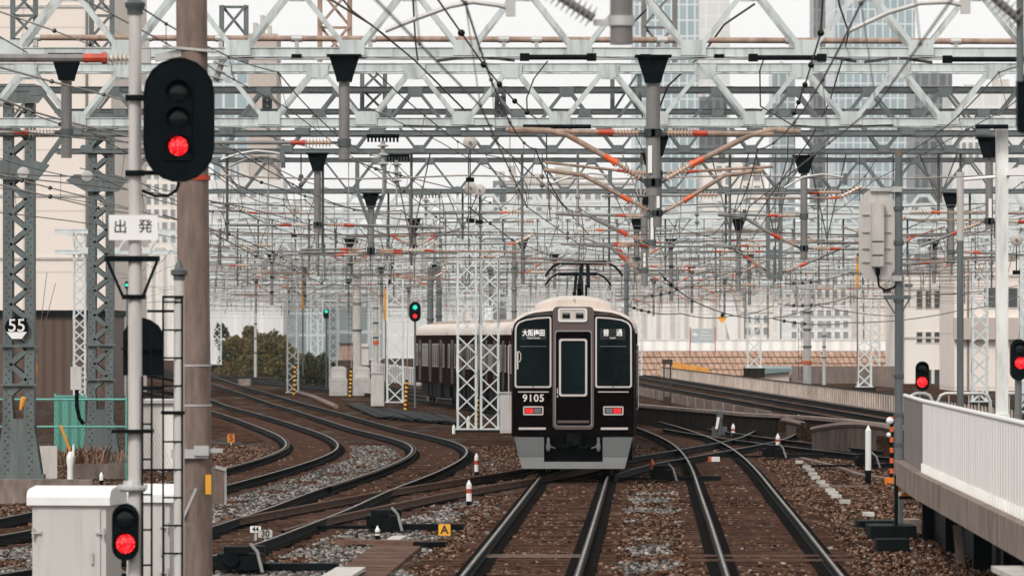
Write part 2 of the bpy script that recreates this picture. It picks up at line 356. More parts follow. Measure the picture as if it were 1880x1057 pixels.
# ------------------------------------------------------------------ tracks
PROF = [(-.065, -.15), (.065, -.15), (.065, -.137), (.010, -.118), (.010, -.044), (.036, -.034), (.036, -.004), (.011, 0), (-.011, 0), (-.036, -.004), (-.036, -.034), (-.010, -.044), (-.010, -.118), (-.065, -.137)]
def sweep(path, off, prof, z=0., y0=None, y1=None, top=6):
    p = path
    if y0 is not None: p = p[(p[:, 1] >= y0) & (p[:, 1] <= y1)]
    t = np.gradient(p, axis=0); t /= np.linalg.norm(t, axis=1)[:, None]; nrm = np.stack([t[:, 1], -t[:, 0]], 1)
    b = MB(); n = len(prof); vs = []
    for q, m_ in zip(p, nrm):
        vs += [(q[0]+m_[0]*(off+a), q[1]+m_[1]*(off+a), z+c) for a, c in prof]
    fs = []; mi = []
    for i in range(len(p)-1):
        for j in range(n):
            fs.append((i*n+j, i*n+(j+1) % n, (i+1)*n+(j+1) % n, (i+1)*n+j)); mi.append(2 if j == 7 else 1 if j in (6, 8) else 0)
    b.add(vs, fs); b.m = mi
    b.add([], []); return b
def track(k, label, sleepers=(72, 170), y0=-60, y1=700, z=0., rusty=False, check=(), step=.6, wide=2.4):
    pth = paths[k]; a, bnd = max(y0, pth[0, 1]), min(y1, pth[-1, 1]); c = pth[len(pth)//2]
    t = thing('railway_track', label, 'railway track', (float(xat(k, a)), float(a), z-.15), kind='structure')
    tp = 'railrusty' if rusty else 'railtop'
    for off in (-.75, .75):
        sweep(pth, off, PROF, z, a, bnd).build('rail', ['railrusty' if rusty else 'railside', tp, 'railrusty' if rusty else 'railband'], t)
    for off, ya, yb in check:
        tag(sweep(pth, off, [(u*.9, w) for u, w in PROF], z, ya, yb).build('check_rail', ['railside', 'railside', 'railrusty'], t))
    gm = MB()
    for off in (-.75, .75):
        st = sweep(pth, off, [(-.20, 0), (.20, 0), (.20, .006), (-.20, .006)], z-.134, max(a, 68), min(bnd, 230)); n0 = len(gm.v); gm.v += st.v; gm.f += [[i+n0 for i in f] for f in st.f]; gm.m += [0]*len(st.f)
    gm.build('oil_strip', 'grease', t)
    if sleepers:
        sl = MB(); sl.box((0, 0, -.20), (wide, .23, .12)); proto = None; yy = sleepers[0]; i = 0
        rest = MB()
        while yy < min(sleepers[1], bnd):
            x = float(xat(k, yy)); rz = heading(k, yy)
            if i < 100:
                if proto is None: o = proto = sl.build('sleeper', 'sleeper', t); o.matrix_parent_inverse = world_of(t).inverted()
                else:
                    o = proto.copy(); COL.objects.link(o); o.parent = t; o.matrix_parent_inverse = proto.matrix_parent_inverse.copy()
                o.location = (x+random.uniform(-.03, .03), yy, z+random.uniform(-.045, .012)); o.rotation_euler = (0, 0, rz)
            else: rest.box((x, yy, z-.212), (wide, .23, .12), rz)
            yy += step*(.92+.16*random.random()); i += 1
        if rest.v: tag(rest.build('sleeper', 'sleeper', t), kind='stuff')
    return t
track('T0', 'track the maroon train stands on, running straight from the bottom centre of the photo', (70, 150))
track('T1', 'track right of the train, bending left behind it', (70, 190))
track('L1', 'long S bending track left of the train, the wider one nearer the train', (84, 230), check=((-.66, 118, 190),))
track('L2', 'leftmost S bending track, curling close to the concrete pole', (84, 230), check=((-.66, 132, 175),))
track('XA', 'rusty turnout track leading from the left S bend under the train', (92, 128), rusty=True, wide=2.9)
track('XB', 'crossover track cutting across the right hand track beside the train', (134, 185), rusty=False)
track('T2', 'track joining from the right behind the white black-footed post', (126, 190))
track('R1', 'farther raised track on the bank at right, next to the picket fence', (120, 230), z=.35)
track('R2', 'nearer raised track on the bank at right, above the retaining wall', (120, 230), z=.35)

# loose stone chips lying on the ground, one object per colour of stone
def stones(name, label, pts, sizes, cols, z0=-.185):
    n = len(pts); base8 = np.array([(x, y, z) for z in (-.5, .5) for x, y in ((-1, -1), (1, -1), (1, 1), (-1, 1))], float)*[.5, .5, .8]
    jit = base8[None]*(1+rng.normal(0, .28, (n, 8, 3))); ang = rng.uniform(0, 6.28, n); tl = rng.uniform(-.6, .6, n)
    ca, sa, ct, st = np.cos(ang)[:, None], np.sin(ang)[:, None], np.cos(tl)[:, None], np.sin(tl)[:, None]
    x, y, z = jit[..., 0], jit[..., 1], jit[..., 2]; x, z = x*ct-z*st, x*st+z*ct; x, y = x*ca-y*sa, x*sa+y*ca
    v = np.stack([x, y, z], 2)*sizes[:, None, None]; v[..., 0] += pts[:, 0, None]; v[..., 1] += pts[:, 1, None]; v[..., 2] += z0+sizes[:, None]*.3
    q = np.array([(0, 3, 2, 1), (4, 5, 6, 7), (0, 1, 5, 4), (1, 2, 6, 5), (2, 3, 7, 6), (3, 0, 4, 7)])
    faces = (q[None]+(np.arange(n)*8)[:, None, None]).reshape(-1)
    me = bpy.data.meshes.new(name); me.vertices.add(n*8); me.vertices.foreach_set('co', v.reshape(-1))
    me.loops.add(len(faces)); me.loops.foreach_set('vertex_index', faces.astype(np.int32))
    me.polygons.add(n*6); me.polygons.foreach_set('loop_start', np.arange(0, n*24, 4, dtype=np.int32))
    me.update(calc_edges=True)
    at = me.attributes.new('tone', 'FLOAT', 'FACE'); at.data.foreach_set('value', np.repeat(rng.random(n), 6).astype(np.float32))
    m, b = base(name+'_stone'); nd, lk = links(m); a = nd.new('ShaderNodeAttribute'); a.attribute_name = 'tone'
    r = ramp(nd, lk, a.outputs['Fac'], [(i/(len(cols)-1), c) for i, c in enumerate(cols)])
    lk.new(r.outputs[0], b.inputs['Base Color']); b.inputs['Roughness'].default_value = .9; b.inputs['Specular IOR Level'].default_value = .03
    me.materials.append(m); o = bpy.data.objects.new(name, me); COL.objects.link(o)
    return tag(o, label, 'ballast', kind='stuff')
def spread(n, y0, y1, x0, x1):
    y = y0*(y1/y0)**rng.random(n); return np.stack([rng.uniform(x0, x1, n), y], 1)
allp = spread(270000, 70, 172, -13, 11.5)
vis = np.abs(allp[:, 0]/allp[:, 1]*F) < 1010; allp = allp[vis]
near = np.full(len(allp), 9.)                 # distance to nearest track centre
onrail = np.zeros(len(allp), bool); inner = np.zeros(len(allp), bool)
for k in ('T0', 'T1', 'L1', 'L2', 'XA', 'XB', 'T2'):
    p = paths[k]; ok = (allp[:, 1] > p[0, 1]) & (allp[:, 1] < p[-1, 1])
    sl = np.gradient(xat(k, np.arange(0, 300))); ct = 1/np.sqrt(1+sl**2)
    d = np.abs(allp[:, 0]-xat(k, allp[:, 1]))*np.interp(allp[:, 1], np.arange(0, 300), ct); d[~ok] = 9
    near = np.minimum(near, d); onrail |= (np.abs(d-.75) < .20); inner |= d < .75
d0 = allp[:, 0]-xat('T0', allp[:, 1]); d1 = allp[:, 0]-xat('T1', allp[:, 1]); dl = allp[:, 0]-xat('L1', allp[:, 1]); dm = allp[:, 0]-xat('L2', allp[:, 1]); Yc = allp[:, 1]
wob = np.sin(allp[:, 0]*2.1+Yc*.7)+np.sin(allp[:, 0]*5.3-Yc*.31)*.6
grey = (d0 > 1.25+.12*wob) & (d1 < -1.3+.12*wob) & (np.sin(Yc*.95+.6*wob) > .1) & (np.sin(Yc*.23+1.2) > -.55) & (Yc < 121)
grey |= (d0 < -1.75+.2*wob) & (dl > 1.2) & (Yc < 118+3*wob) & (wob < .9)
grey |= (dl < -.95) & (dm > 1.1) & (wob > -.9) & (Yc < 190)
grey |= (allp[:, 0] > 9.2) & (Yc > 100) & (Yc < 140) & (wob > .5)
soft = rng.random(len(allp)); grey = np.where(grey, soft > .18, soft > .965)
keep = ~onrail & ((near > 1.15) | (rng.random(len(allp)) < np.where(inner, .42, .5)))
g_ = keep & grey; br = keep & ~grey
sz = lambda n: np.clip(rng.lognormal(math.log(.031), .35, n), .014, .065)
stones('grey_ballast', 'patches of pale grey stone chips between the tracks', allp[g_], sz(g_.sum()), [(.03, .028, .026), (.08, .075, .07), (.15, .14, .13), (.23, .21, .195), (.38, .35, .32)])
sel = br & (rng.random(len(allp)) < .75)
stones('brown_ballast', 'rust stained brown stone chips over the trackbed', allp[sel], sz(sel.sum())*.85, [(.013, .007, .005), (.042, .021, .014), (.092, .048, .030), (.165, .093, .060), (.30, .195, .145)])

# ------------------------------------------------------------------ gantries over the tracks
def lattice(b, x, y, z0, z1, w, leg=.072, d=None, pitch=None, xcross=True, th=.042):
    d = d or w; pitch = pitch or w*.95
    for sx in (-1, 1):
        for sy in (-1, 1):
            b.box((x+sx*(w-leg)/2, y+sy*(d/2-.006), (z0+z1)/2), (leg, .012, z1-z0)); b.box((x+sx*(w/2-.006), y+sy*(d-leg)/2, (z0+z1)/2+.001), (.012, leg-.014, z1-z0-.004))
    n = max(2, round((z1-z0)/pitch)); h = (z1-z0)/n
    for i in range(n):
        a, c = z0+i*h, z0+(i+1)*h
        for sy in (-1, 1):
            yy = y+sy*(d/2+.008)
            if xcross or i % 2 == 0: b.bar((x-w/2+.03, yy, a+.02), (x+w/2-.03, yy, c-.02), .012, th, (0, 1, 0)) if False else b.bar((x-w/2+.03, yy, a+.02), (x+w/2-.03, yy, c-.02), th, .012, (0, 1, 0))
            if xcross or i % 2 == 1: b.bar((x+w/2-.03, yy+sy*.014, a+.02), (x-w/2+.03, yy+sy*.014, c-.02), th, .012, (0, 1, 0))
        for sx in (-1, 1):
            k = 1 if i % 2 else -1
            b.bar((x+sx*(w/2+.008), y-k*(d/2-.03), a+.02), (x+sx*(w/2+.008), y+k*(d/2-.03), c-.02), th, .012, (1, 0, 0))
def riveted_column(par, x, y, z0, z1, w, fl):
    b = MB(); L = w*.30
    for sx in (-1, 1):
        for sy in (-1, 1):
            b.box((x+sx*(w-L)/2, y+sy*.26, (z0+1.6*fl+z1)/2), (L, .02, z1-z0-1.6*fl))
        b.box((x+sx*(w/2-.012), y, (z0+z1)/2+.5*fl), (.02, .499, z1-z0-1.2*fl)); b.box((x+sx*(w/2-L+.012), y, (z0+z1)/2+.55*fl), (.02, .499, z1-z0-1.3*fl))
    leg = b.build('column', 'riveted', par)
    b = MB(); z = z0+1.75*fl; step = w*.78; k = 1
    while z+step < z1-.2:
        for sy in (-1, 1):
            b.bar((x-k*(w/2-L*.7), y+sy*.276, z), (x+k*(w/2-L*.7), y+sy*.276, z+step*.62), .105, .012, (0, 1, 0))
        z += step*.62; k = -k
    b.bar((x, y-.27, z0+1.75*fl), (x, y+.27, z0+1.75*fl), .05, .02); b.build('lacing', 'riveted', leg)
    wb = w*.5+.17*fl
    for sy in (-1, 1):
        b = MB(); b.prism([(-wb, 0), (wb, 0), (w*.52, 1.05*fl), (w*.5, 1.65*fl), (w*.21, 1.66*fl), (w*.16, 1.25*fl), (-w*.16, 1.25*fl), (-w*.21, 1.66*fl), (-w*.5, 1.65*fl), (-w*.52, 1.05*fl)], (x, y+sy*.285, z0), X3, Z3, Y3, .02); b.build('base_plate', 'riveted', leg)
    b = MB(); b.box((x, y, z0+.05), (2*wb+.06, .62, .1)); b.box((x, y-.32, z0+1.95*fl), (w+.12, .06, .045)); b.box((x, y-.32, z0+2.75*fl), (w+.12, .06, .045))
    b.build('batten', 'riveted', leg)
    b = MB(); rr = .017
    def riv(u, v): b.add([(x+u-rr, y-.296, v-rr), (x+u+rr, y-.296, v-rr), (x+u+rr, y-.296, v+rr), (x+u-rr, y-.296, v+rr), (x+u, y-.313, v)], [(0, 1, 4), (1, 2, 4), (2, 3, 4), (3, 0, 4)])
    zz = z0+.12; i = 0
    while zz < z1-.05:
        for sx in (-1, 1):
            off = .03 if i % 2 else -.03
            q = sx*(w/2-L*.5)*(1.1 if zz < z0+1.0*fl else 1)+off
            riv(q, zz) if zz < z0+1.65*fl else b.add([(x+q-rr, y-.271, zz-rr), (x+q+rr, y-.271, zz-rr), (x+q+rr, y-.271, zz+rr), (x+q-rr, y-.271, zz+rr), (x+q, y-.288, zz)], [(0, 1, 4), (1, 2, 4), (2, 3, 4), (3, 0, 4)])
        zz += .085; i += 1
    tag(b.build('rivet', 'darkgrey', leg), kind='stuff')
    return leg
def insulator(b, a, c, r=.075, n=8, seg=10):
    prof = [(r*.45, 0)]
    for i in range(n):
        u = (i+.5)/n; w = .5/n
        prof += [(r*.40, u-w*.45), (r*1.12, u-w*.06), (r*1.12, u+w*.10), (r*.42, u+w*.3)]
    prof += [(r*.45, 1)]; b.lathe(prof, a, c, seg)
def under(nw, drop):
    # cross wires and drop rods hanging below a gantry
    def ex(root, s, Y, zb, zt):
        rr = random.Random(int(s*10)); xa, xb = (384-940)/s, (1846-940)/s
        for k in range(nw):
            z = zb-.35-drop*(k+.3)/nw; b = MB(); pts = [Vector((xa+(xb-xa)*i/16, Y+.3+.1*k, z-.10*math.sin(math.pi*((i*3) % 16)/16))) for i in range(17)]
            b.tube(pts, .013+.008*(k == 0), 5); b.build('cross_wire', ('cable', 'wire', 'wirebrown')[k % 3], root)
        x = xa+.4
        while x < xb:
            L = drop*rr.uniform(.35, 1.05); b = MB(); b.tube([(x, Y+.32, zb), (x, Y+.32, zb-L)], rr.choice((.012, .016, .035)), 5)
            kind = rr.random()
            if kind < .35: b.ball((x, Y+.32, zb-L*.6), .06, 6); b.ball((x, Y+.32, zb-L*.8), .06, 6)
            elif kind < .55: b.bar((x-.45, Y+.32, zb-.02), (x, Y+.32, zb-L*.8), .04, .03); b.bar((x+.45, Y+.32, zb-.02), (x, Y+.32, zb-L*.8), .04, .03)
            b.build('drop_rod', rr.choice(('wire', 'grey', 'cable', 'darkgrey')), root); x += rr.uniform(.45, 1.5)
        for k in range(7):
            x = rr.uniform(xa+1, xb-1); z = zb-drop*rr.uniform(.2, .95); sg = rr.choice((-1, 1)); b = MB(); insulator(b, Vector((x, Y+.28, z)), Vector((x+.5*sg, Y+.28, z+rr.choice((0, 0, .25)))), .085, 6, 7); o = b.build('insulator', rr.choice(('ins', 'insw', 'ins')), root, True)
            b = MB(); b.tube([(x-.24*sg, Y+.28, z-.02), (x, Y+.28, z)], .035, 6); b.build('sleeve', rr.choice(('red', 'tube', 'orange')), o); b = MB(); b.tube([(x-2.2*sg, Y+.28, z-.03), (x-.24*sg, Y+.28, z-.02)], .026, 5); b.build('tube', rr.choice(('tube', 'rusty')), o)
    return ex
def gantry(label, s, yb, yt, pan, node, x0, x1, m, ch, group=None, cols=(), yaw=0., extra=None, dp=.85, gus=1.0):
    Y = F/s; xa, xb = (x0-940)/s, (x1-940)/s; zb = HC+(YH-yb)/s; zt = HC+(YH-yt)/s; p = pan/s; h = ch/s
    root = thing('gantry', label, 'gantry', (0, Y, 0), yaw, group)
    bu, bl, br = MB(), MB(), MB()
    for q in (0, 1):
        y = Y+q*dp
        for b, z in ((bu, zt), (bl, zb)):
            b.box(((xa+xb)/2, y, z), (xb-xa, .02, h)); e = h/2
            b.box(((xa+xb)/2, y+.045, z+e+.006), (xb-xa, .15, .012)); b.box(((xa+xb)/2, y+.045, z-e-.006), (xb-xa, .15, .012))
        n0 = (node-940)/s; k0 = math.floor((xa-n0)/p); k = k0
        while n0+k*p < xb+p:
            xn = n0+k*p
            for sg in (-1, 1):
                xt = xn+sg*p/2; e = .09*gus
                if xa < min(xn, xt) and max(xn, xt) < xb:
                    br.bar((xn+sg*e, y-.022, zb+h*.3), (xt-sg*e, y-.022, zt-h*.3), .092*gus, .02, (0, 1, 0)); br.bar((xn+sg*(e-.045*gus), y+.012, zb+h*.3), (xt-sg*(e+.045*gus), y+.012, zt-h*.3), .012, .07, (0, 1, 0))
            if xa+.2 < xn < xb-.2: br.prism([(-.25*gus, -h*.4), (.25*gus, -h*.4), (.235*gus, h*.6+.06), (.15*gus, h*.6+.14*gus), (-.15*gus, h*.6+.14*gus), (-.235*gus, h*.6+.06)], (xn, y-.040, zb), X3, Z3, Y3, .014)
            xt = xn+p/2
            if xa+.2 < xt < xb-.2: br.prism([(-.25*gus, h*.4), (-.22*gus, -h*.6-.05), (-.13*gus, -h*.6-.13*gus), (.13*gus, -h*.6-.13*gus), (.22*gus, -h*.6-.05), (.25*gus, h*.4)], (xt, y-.040, zt), X3, Z3, Y3, .014)
            k += 1
    k = 0
    while xa+(k+1)*p/2 < xb:
        for z in (zb-h/2-.014, zt+h/2+.014):
            u, v = (0, dp) if k % 2 else (dp, 0); br.bar((xa+k*p/2, Y+u, z), (xa+(k+1)*p/2, Y+v, z), .06, .01)
        k += 1
    bu.build('upper_chord', 'darkgrey' if m == 'grey' else m, root); bl.build('lower_chord', m, root); br.build('bracing', m, root)
    for c in cols:
        px, zg, w, style = c[:4]; x = (px-940)/s
        if style == 'lattice':
            b = MB(); lattice(b, x, Y+dp/2, zg, zt+.2, w, d=min(w, .7), pitch=w*.9)
            b.box((x, Y+dp/2, zg+.02), (w+.16, w+.16, .05)); o = b.build('lattice_column', m if len(c) < 5 else c[4], root)
            b = MB(); b.box((x, Y+dp/2, zg-.28), (w+.35, w+.35, .56)); b.build('footing', 'darkconc', o)
        elif style == 'square':
            b = MB(); b.box((x, Y+dp/2, (zg+zb)/2), (w, w, zb-zg)); b.box((x, Y+dp/2, zb+.06), (w+.1, w+.1, .12)); o = b.build('square_post', 'white', root)
            b = MB(); b.box((x-.02, Y+dp/2, zg+.30), (w+.09, w+.09, .6)); b.build('post_base', 'white', o)
    if extra: extra(root, s, Y, zb, zt)
    return root
def x_mast(root, s, Y, px0, px1, y0, y1, m='tube'):
    b = MB(); xa, xb = (px0-940)/s, (px1-940)/s; za, zc = HC+(YH-y1)/s, HC+(YH-y0)/s
    for x in (xa, xb): b.box((x, Y+.4, (za+zc)/2), (.09, .09, zc-za))
    n = max(1, round((zc-za)/(abs(xb-xa)*1.1)))
    for i in range(n):
        u, v = za+(zc-za)*i/n, za+(zc-za)*(i+1)/n
        b.bar((xa, Y+.34, u), (xb, Y+.34, v), .05, .02, (0, 1, 0)); b.bar((xb, Y+.46, u), (xa, Y+.46, v), .05, .02, (0, 1, 0)); b.box(((xa+xb)/2, Y+.41, v-.03), (abs(xb-xa), .03, .05))
    b.build('upper_mast', m, root)
def ex1(root, s, Y, zb, zt):
    for pa, pc, dy in ((955, 1094, 106), (1374, 1516, 107), (1730, 1900, 110)):
        b = MB(); z = HC+(YH-dy)/s; xa, xb = (pa-940)/s, (pc-940)/s
        b.tube([(xa, Y-.12, z), (xb, Y-.12, z)], .040, 8); b.box((xa+.07, Y-.12, z), (.15, .1, .12)); b.box((xb-.07, Y-.12, z), (.15, .1, .12))
        b.build('guard_tube', 'blackmetal', root)
    for pa, ya, pc, yc in ((800, 110, 870, 101), (870, 101, 945, 109), (1520, 101, 1575, 111), (1590, 112, 1650, 104), (1655, 104, 1715, 113), (300, 86, 385, 92), (30, 98, 90, 95)):
        b = MB(); b.bar(P(pa, ya, s)+Vector((0, .4, 0)), P(pc, yc, s)+Vector((0, .4, 0)), .07, .045); b.build('guard_strut', 'darkgrey', root)
    for px in (545, 1320, 1185):
        b = MB(); b.box(P(px, 104, s)-Vector((0, .1, 0)), (.16, .1, .06)); b.build('clamp', 'blackmetal', root)
def ex2(root, s, Y, zb, zt):
    for pa, pc, dy in ((960, 1085, 233), (1790, 1850, 233)):
        b = MB(); z = HC+(YH-dy)/s; b.tube([((pa-940)/s, Y-.1, z), ((pc-940)/s, Y-.1, z)], .04, 8); b.build('guard_tube', 'blackmetal', root)
    for pa, ya, pc, yc in ((740, 231, 830, 234), (830, 234, 905, 231), (1455, 231, 1520, 235), (1520, 235, 1640, 230)):
        b = MB(); b.bar(P(pa, ya, s), P(pc, yc, s), .06, .04); b.build('guard_strut', 'darkgrey', root)
    x_mast(root, s, Y, 586, 641, -20, 112, 'rusty'); x_mast(root, s, Y, 1183, 1240, -20, 112, 'tube'); x_mast(root, s, Y, 20, 62, -20, 112, 'grey'); x_mast(root, s, Y, 165, 203, -20, 112, 'grey'); x_mast(root, s, Y, 405, 450, 8, 118, 'grey')
def ex3(root, s, Y, zb, zt):
    x_mast(root, s, Y, 664, 706, 122, 204, 'grey'); x_mast(root, s, Y, 1125, 1175, 128, 205, 'grey'); x_mast(root, s, Y, 484, 494, 172, 205, 'grey'); x_mast(root, s, Y, 912, 925, 160, 245, 'grey')
gantry('nearest pale steel gantry, its top running out of the photo', 117, 96, -24, 209, 646, -260, 2140, 'pale', 15, yaw=.03, extra=ex1, gus=.82)
gantry('second pale gantry, its right end resting on the square white post', 100, 224, 124, 178, 850, -260, 1872, 'pale', 13, cols=((1843, 1.1, .22, 'square'),), extra=ex2, gus=.82)
def ex_r(pxs, y1, y2, w=57):
    def ex(root, s, Y, zb, zt):
        for px, base in pxs:
            leg = riveted_column(root, (px-940)/s, Y+.35, base, zt-.1, w/89., 1.0)
            for (yp, sc) in ((y1, 1.), (y2, 1.)):
                b = MB(); o = P(px, yp, s)
                b.prism([(-.33, -.2), (.42, -.2), (.66, .10), (.33, .2), (-.33, .2)], o+Vector((0, -.03, 0)), X3, Z3, Y3, .02)
                b.prism([(-.33, -.2), (-.33, .2), (-.6, .2), (-.8, .05)], o+Vector((0, -.03, 0)), X3, Z3, Y3, .02)
                b.build('knee_plate', 'riveted', leg)
            b = MB(); b.bar(P(px+35, y2+5, s)+Vector((0, .05, 0)), P(px+110, y1+40, s)+Vector((0, .05, 0)), .1, .1); b.build('knee_brace', 'riveted', leg)
            b = MB(); b.box((( px-940)/s, Y+.35, base-.35), (1.35, 1.3, .7)); b.build('plinth', 'conc2', root)
    return ex
def ex3b(root, s, Y, zb, zt): ex3(root, s, Y, zb, zt); ex_r(((33, .18),), 172, 312)(root, s, Y, zb, zt)
def ex4b(root, s, Y, zb, zt): under(4, 2.6)(root, s, Y, zb, zt); ex_r(((184, .18),), 222, 336, 52)(root, s, Y, zb, zt)
gantry('third gantry, dark grey, on the riveted column bearing the number board', 89, 244, 164, 139, 693, -120, 2120, 'grey', 7.5, extra=ex3b, gus=.62)
gantry('fourth gantry, dark grey, on the riveted column beside the teal fence', 79, 277, 204, 122, 769, 100, 2000, 'grey', 6.5, extra=ex4b, gus=.6)
gantry('fifth gantry, slim dark grey truss above the front of the train', 64, 351, 293, 99, 839, 380, 1980, 'grey', 5.5, gus=.55, extra=under(3, 2))
def hoop(root, s, Y, zb, zt):
    b = MB(); z = HC+(YH-470)/s
    for px in (881, 915): b.box(((px-940)/s, Y-.02, z-1.2), (.03, .03, 2.2))
    under(3, 2)(root, s, Y, zb, zt)
    b.tube([P(881, 470, s), P(881, 446, s), P(890, 438, s), P(938, 438, s), P(946, 446, s), P(946, 480, s)], .025, 6); b.build('ladder_hoop', 'grey', root)
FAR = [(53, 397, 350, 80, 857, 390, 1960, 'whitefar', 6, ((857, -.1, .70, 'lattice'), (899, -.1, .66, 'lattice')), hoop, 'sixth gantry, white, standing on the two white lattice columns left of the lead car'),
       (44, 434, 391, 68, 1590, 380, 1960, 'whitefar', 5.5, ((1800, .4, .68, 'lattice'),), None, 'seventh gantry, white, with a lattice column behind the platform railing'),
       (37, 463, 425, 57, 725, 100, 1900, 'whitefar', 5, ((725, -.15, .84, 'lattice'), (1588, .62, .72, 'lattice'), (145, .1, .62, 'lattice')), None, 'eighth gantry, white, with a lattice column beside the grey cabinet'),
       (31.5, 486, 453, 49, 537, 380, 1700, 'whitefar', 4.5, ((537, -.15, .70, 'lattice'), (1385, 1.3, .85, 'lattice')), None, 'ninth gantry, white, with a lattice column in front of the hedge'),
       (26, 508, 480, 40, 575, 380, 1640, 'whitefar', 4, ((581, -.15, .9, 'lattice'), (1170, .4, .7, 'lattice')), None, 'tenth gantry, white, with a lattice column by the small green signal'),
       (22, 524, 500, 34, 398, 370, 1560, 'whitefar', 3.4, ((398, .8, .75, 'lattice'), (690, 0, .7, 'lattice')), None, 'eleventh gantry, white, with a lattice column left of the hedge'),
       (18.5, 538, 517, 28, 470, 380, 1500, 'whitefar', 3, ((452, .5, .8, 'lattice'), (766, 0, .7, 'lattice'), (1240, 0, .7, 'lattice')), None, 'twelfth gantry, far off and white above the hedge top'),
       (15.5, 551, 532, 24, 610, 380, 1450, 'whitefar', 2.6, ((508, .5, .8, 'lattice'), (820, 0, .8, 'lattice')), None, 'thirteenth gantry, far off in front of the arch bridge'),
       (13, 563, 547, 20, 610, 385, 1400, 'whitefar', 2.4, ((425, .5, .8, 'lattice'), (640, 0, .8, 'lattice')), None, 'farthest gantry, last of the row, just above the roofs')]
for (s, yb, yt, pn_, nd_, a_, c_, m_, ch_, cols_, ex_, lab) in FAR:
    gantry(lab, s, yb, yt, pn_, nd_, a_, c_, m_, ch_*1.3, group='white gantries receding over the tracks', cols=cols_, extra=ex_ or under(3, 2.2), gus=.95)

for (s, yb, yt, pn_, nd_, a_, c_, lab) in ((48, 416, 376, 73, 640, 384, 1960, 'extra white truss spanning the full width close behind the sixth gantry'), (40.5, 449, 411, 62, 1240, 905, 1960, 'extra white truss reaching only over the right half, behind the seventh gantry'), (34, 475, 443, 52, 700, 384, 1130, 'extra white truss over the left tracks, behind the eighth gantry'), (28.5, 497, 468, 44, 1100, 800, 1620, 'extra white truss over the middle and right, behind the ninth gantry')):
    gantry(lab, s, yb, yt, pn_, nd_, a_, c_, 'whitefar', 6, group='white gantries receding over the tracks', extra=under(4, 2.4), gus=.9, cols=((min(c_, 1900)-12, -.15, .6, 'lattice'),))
for px, s, yt, lab in ((612, 30, 455, 'right of the small green signal'), (692, 22, 470, 'behind the tall grey cabinet'), (768, 27, 478, 'beside the green and red signal'), (880, 33, 455, 'seen between the twin white columns'), (945, 40, 440, 'just left of the lead car roof')):
    t = thing('lattice_mast', 'slim white lattice mast '+lab, 'mast', P(px, 650, s), 0, 'slim white lattice masts')
    b = MB(); lattice(b, P(px, 0, s).x, F/s, -.2, HC+(YH-yt)/s, .52, leg=.07, pitch=.55, th=.04); mo = b.build('lattice', 'whitefar', t)
    b = MB(); z = HC+(YH-yt)/s; x = P(px, 0, s).x; b.box((x, F/s-.1, z-.3), (2.4, .08, .10)); b.box((x, F/s-.1, z-1.1), (1.8, .08, .08)); b.build('cross_arm', 'grey', mo)
    for u in (-1.05, -.5, .5, 1.05): b = MB(); insulator(b, (x+u, F/s-.1, z-.25), (x+u, F/s-.1, z+.2), .07, 3, 7); b.build('insulator', 'ins', mo, True)

# thick feeder pipe lying on the second gantry
t = thing('feeder_pipe', 'rusty brown pipe running across the photo behind the nearest gantry', 'pipe', P(900, 74, 108))
for a, c, m_ in ((40, 1246, 'rusty'), (1298, 1930, 'rusty')):
    b = MB(); b.tube([P(a, 69+.004*a, 108), P(c, 69+.004*c, 108)], .05, 12); b.build('pipe', m_, t, True)
b = MB()
for px in (65, 270, 405, 545, 680, 925, 985, 1216, 1452, 1755): b.tube([P(px, 69+.004*px, 108)-Vector((.09, 0, 0)), P(px, 69+.004*px, 108)+Vector((.09, 0, 0))], .062, 12); b.box(P(px, 79+.004*px, 108), (.07, .08, .12))
b.build('pipe_clamp', 'galv', t)

# ------------------------------------------------------------------ hanging posts with their bracket arms
def along(pts, d0, d1):
    out = []; acc = 0
    for i in range(len(pts)-1):
        a, c = pts[i], pts[i+1]; L = (c-a).length
        for d in (d0, d1):
            if acc <= d <= acc+L: out.append((d, a.lerp(c, (d-acc)/L)))
        if d0 < acc+L < d1: out.append((acc+L, c.copy()))
        acc += L
    out.sort(key=lambda q: q[0]); return [q[1] for q in out]
def arm(parent, s, px, r=.032, il=.42, sl=.22, m='tube', im='ins', sm='red', gap=.10, n=8, ir=.075):
    pts = [P(x, y, s) for x, y in px]; L = sum((pts[i+1]-pts[i]).length for i in range(len(pts)-1))
    b = MB(); b.tube(along(pts, gap+il+sl*.7, L), r, 8); o = b.build('bracket_arm', m, parent, True)
    q = along(pts, gap, gap+il); b = MB(); insulator(b, q[0], q[-1], ir, n); b.build('insulator', im, o, True)
    b = MB(); b.tube(along(pts, 0, gap*1.1), r*.8, 6); b.build('clamp', 'darkgrey', o)
    b = MB(); q = along(pts, gap+il-.01, gap+il+sl); b.tube(q, r*1.12, 8); b.tube([q[0], q[0].lerp(q[-1], .22)], r*1.45, 8); b.build('sleeve', sm, o, True)
    return o
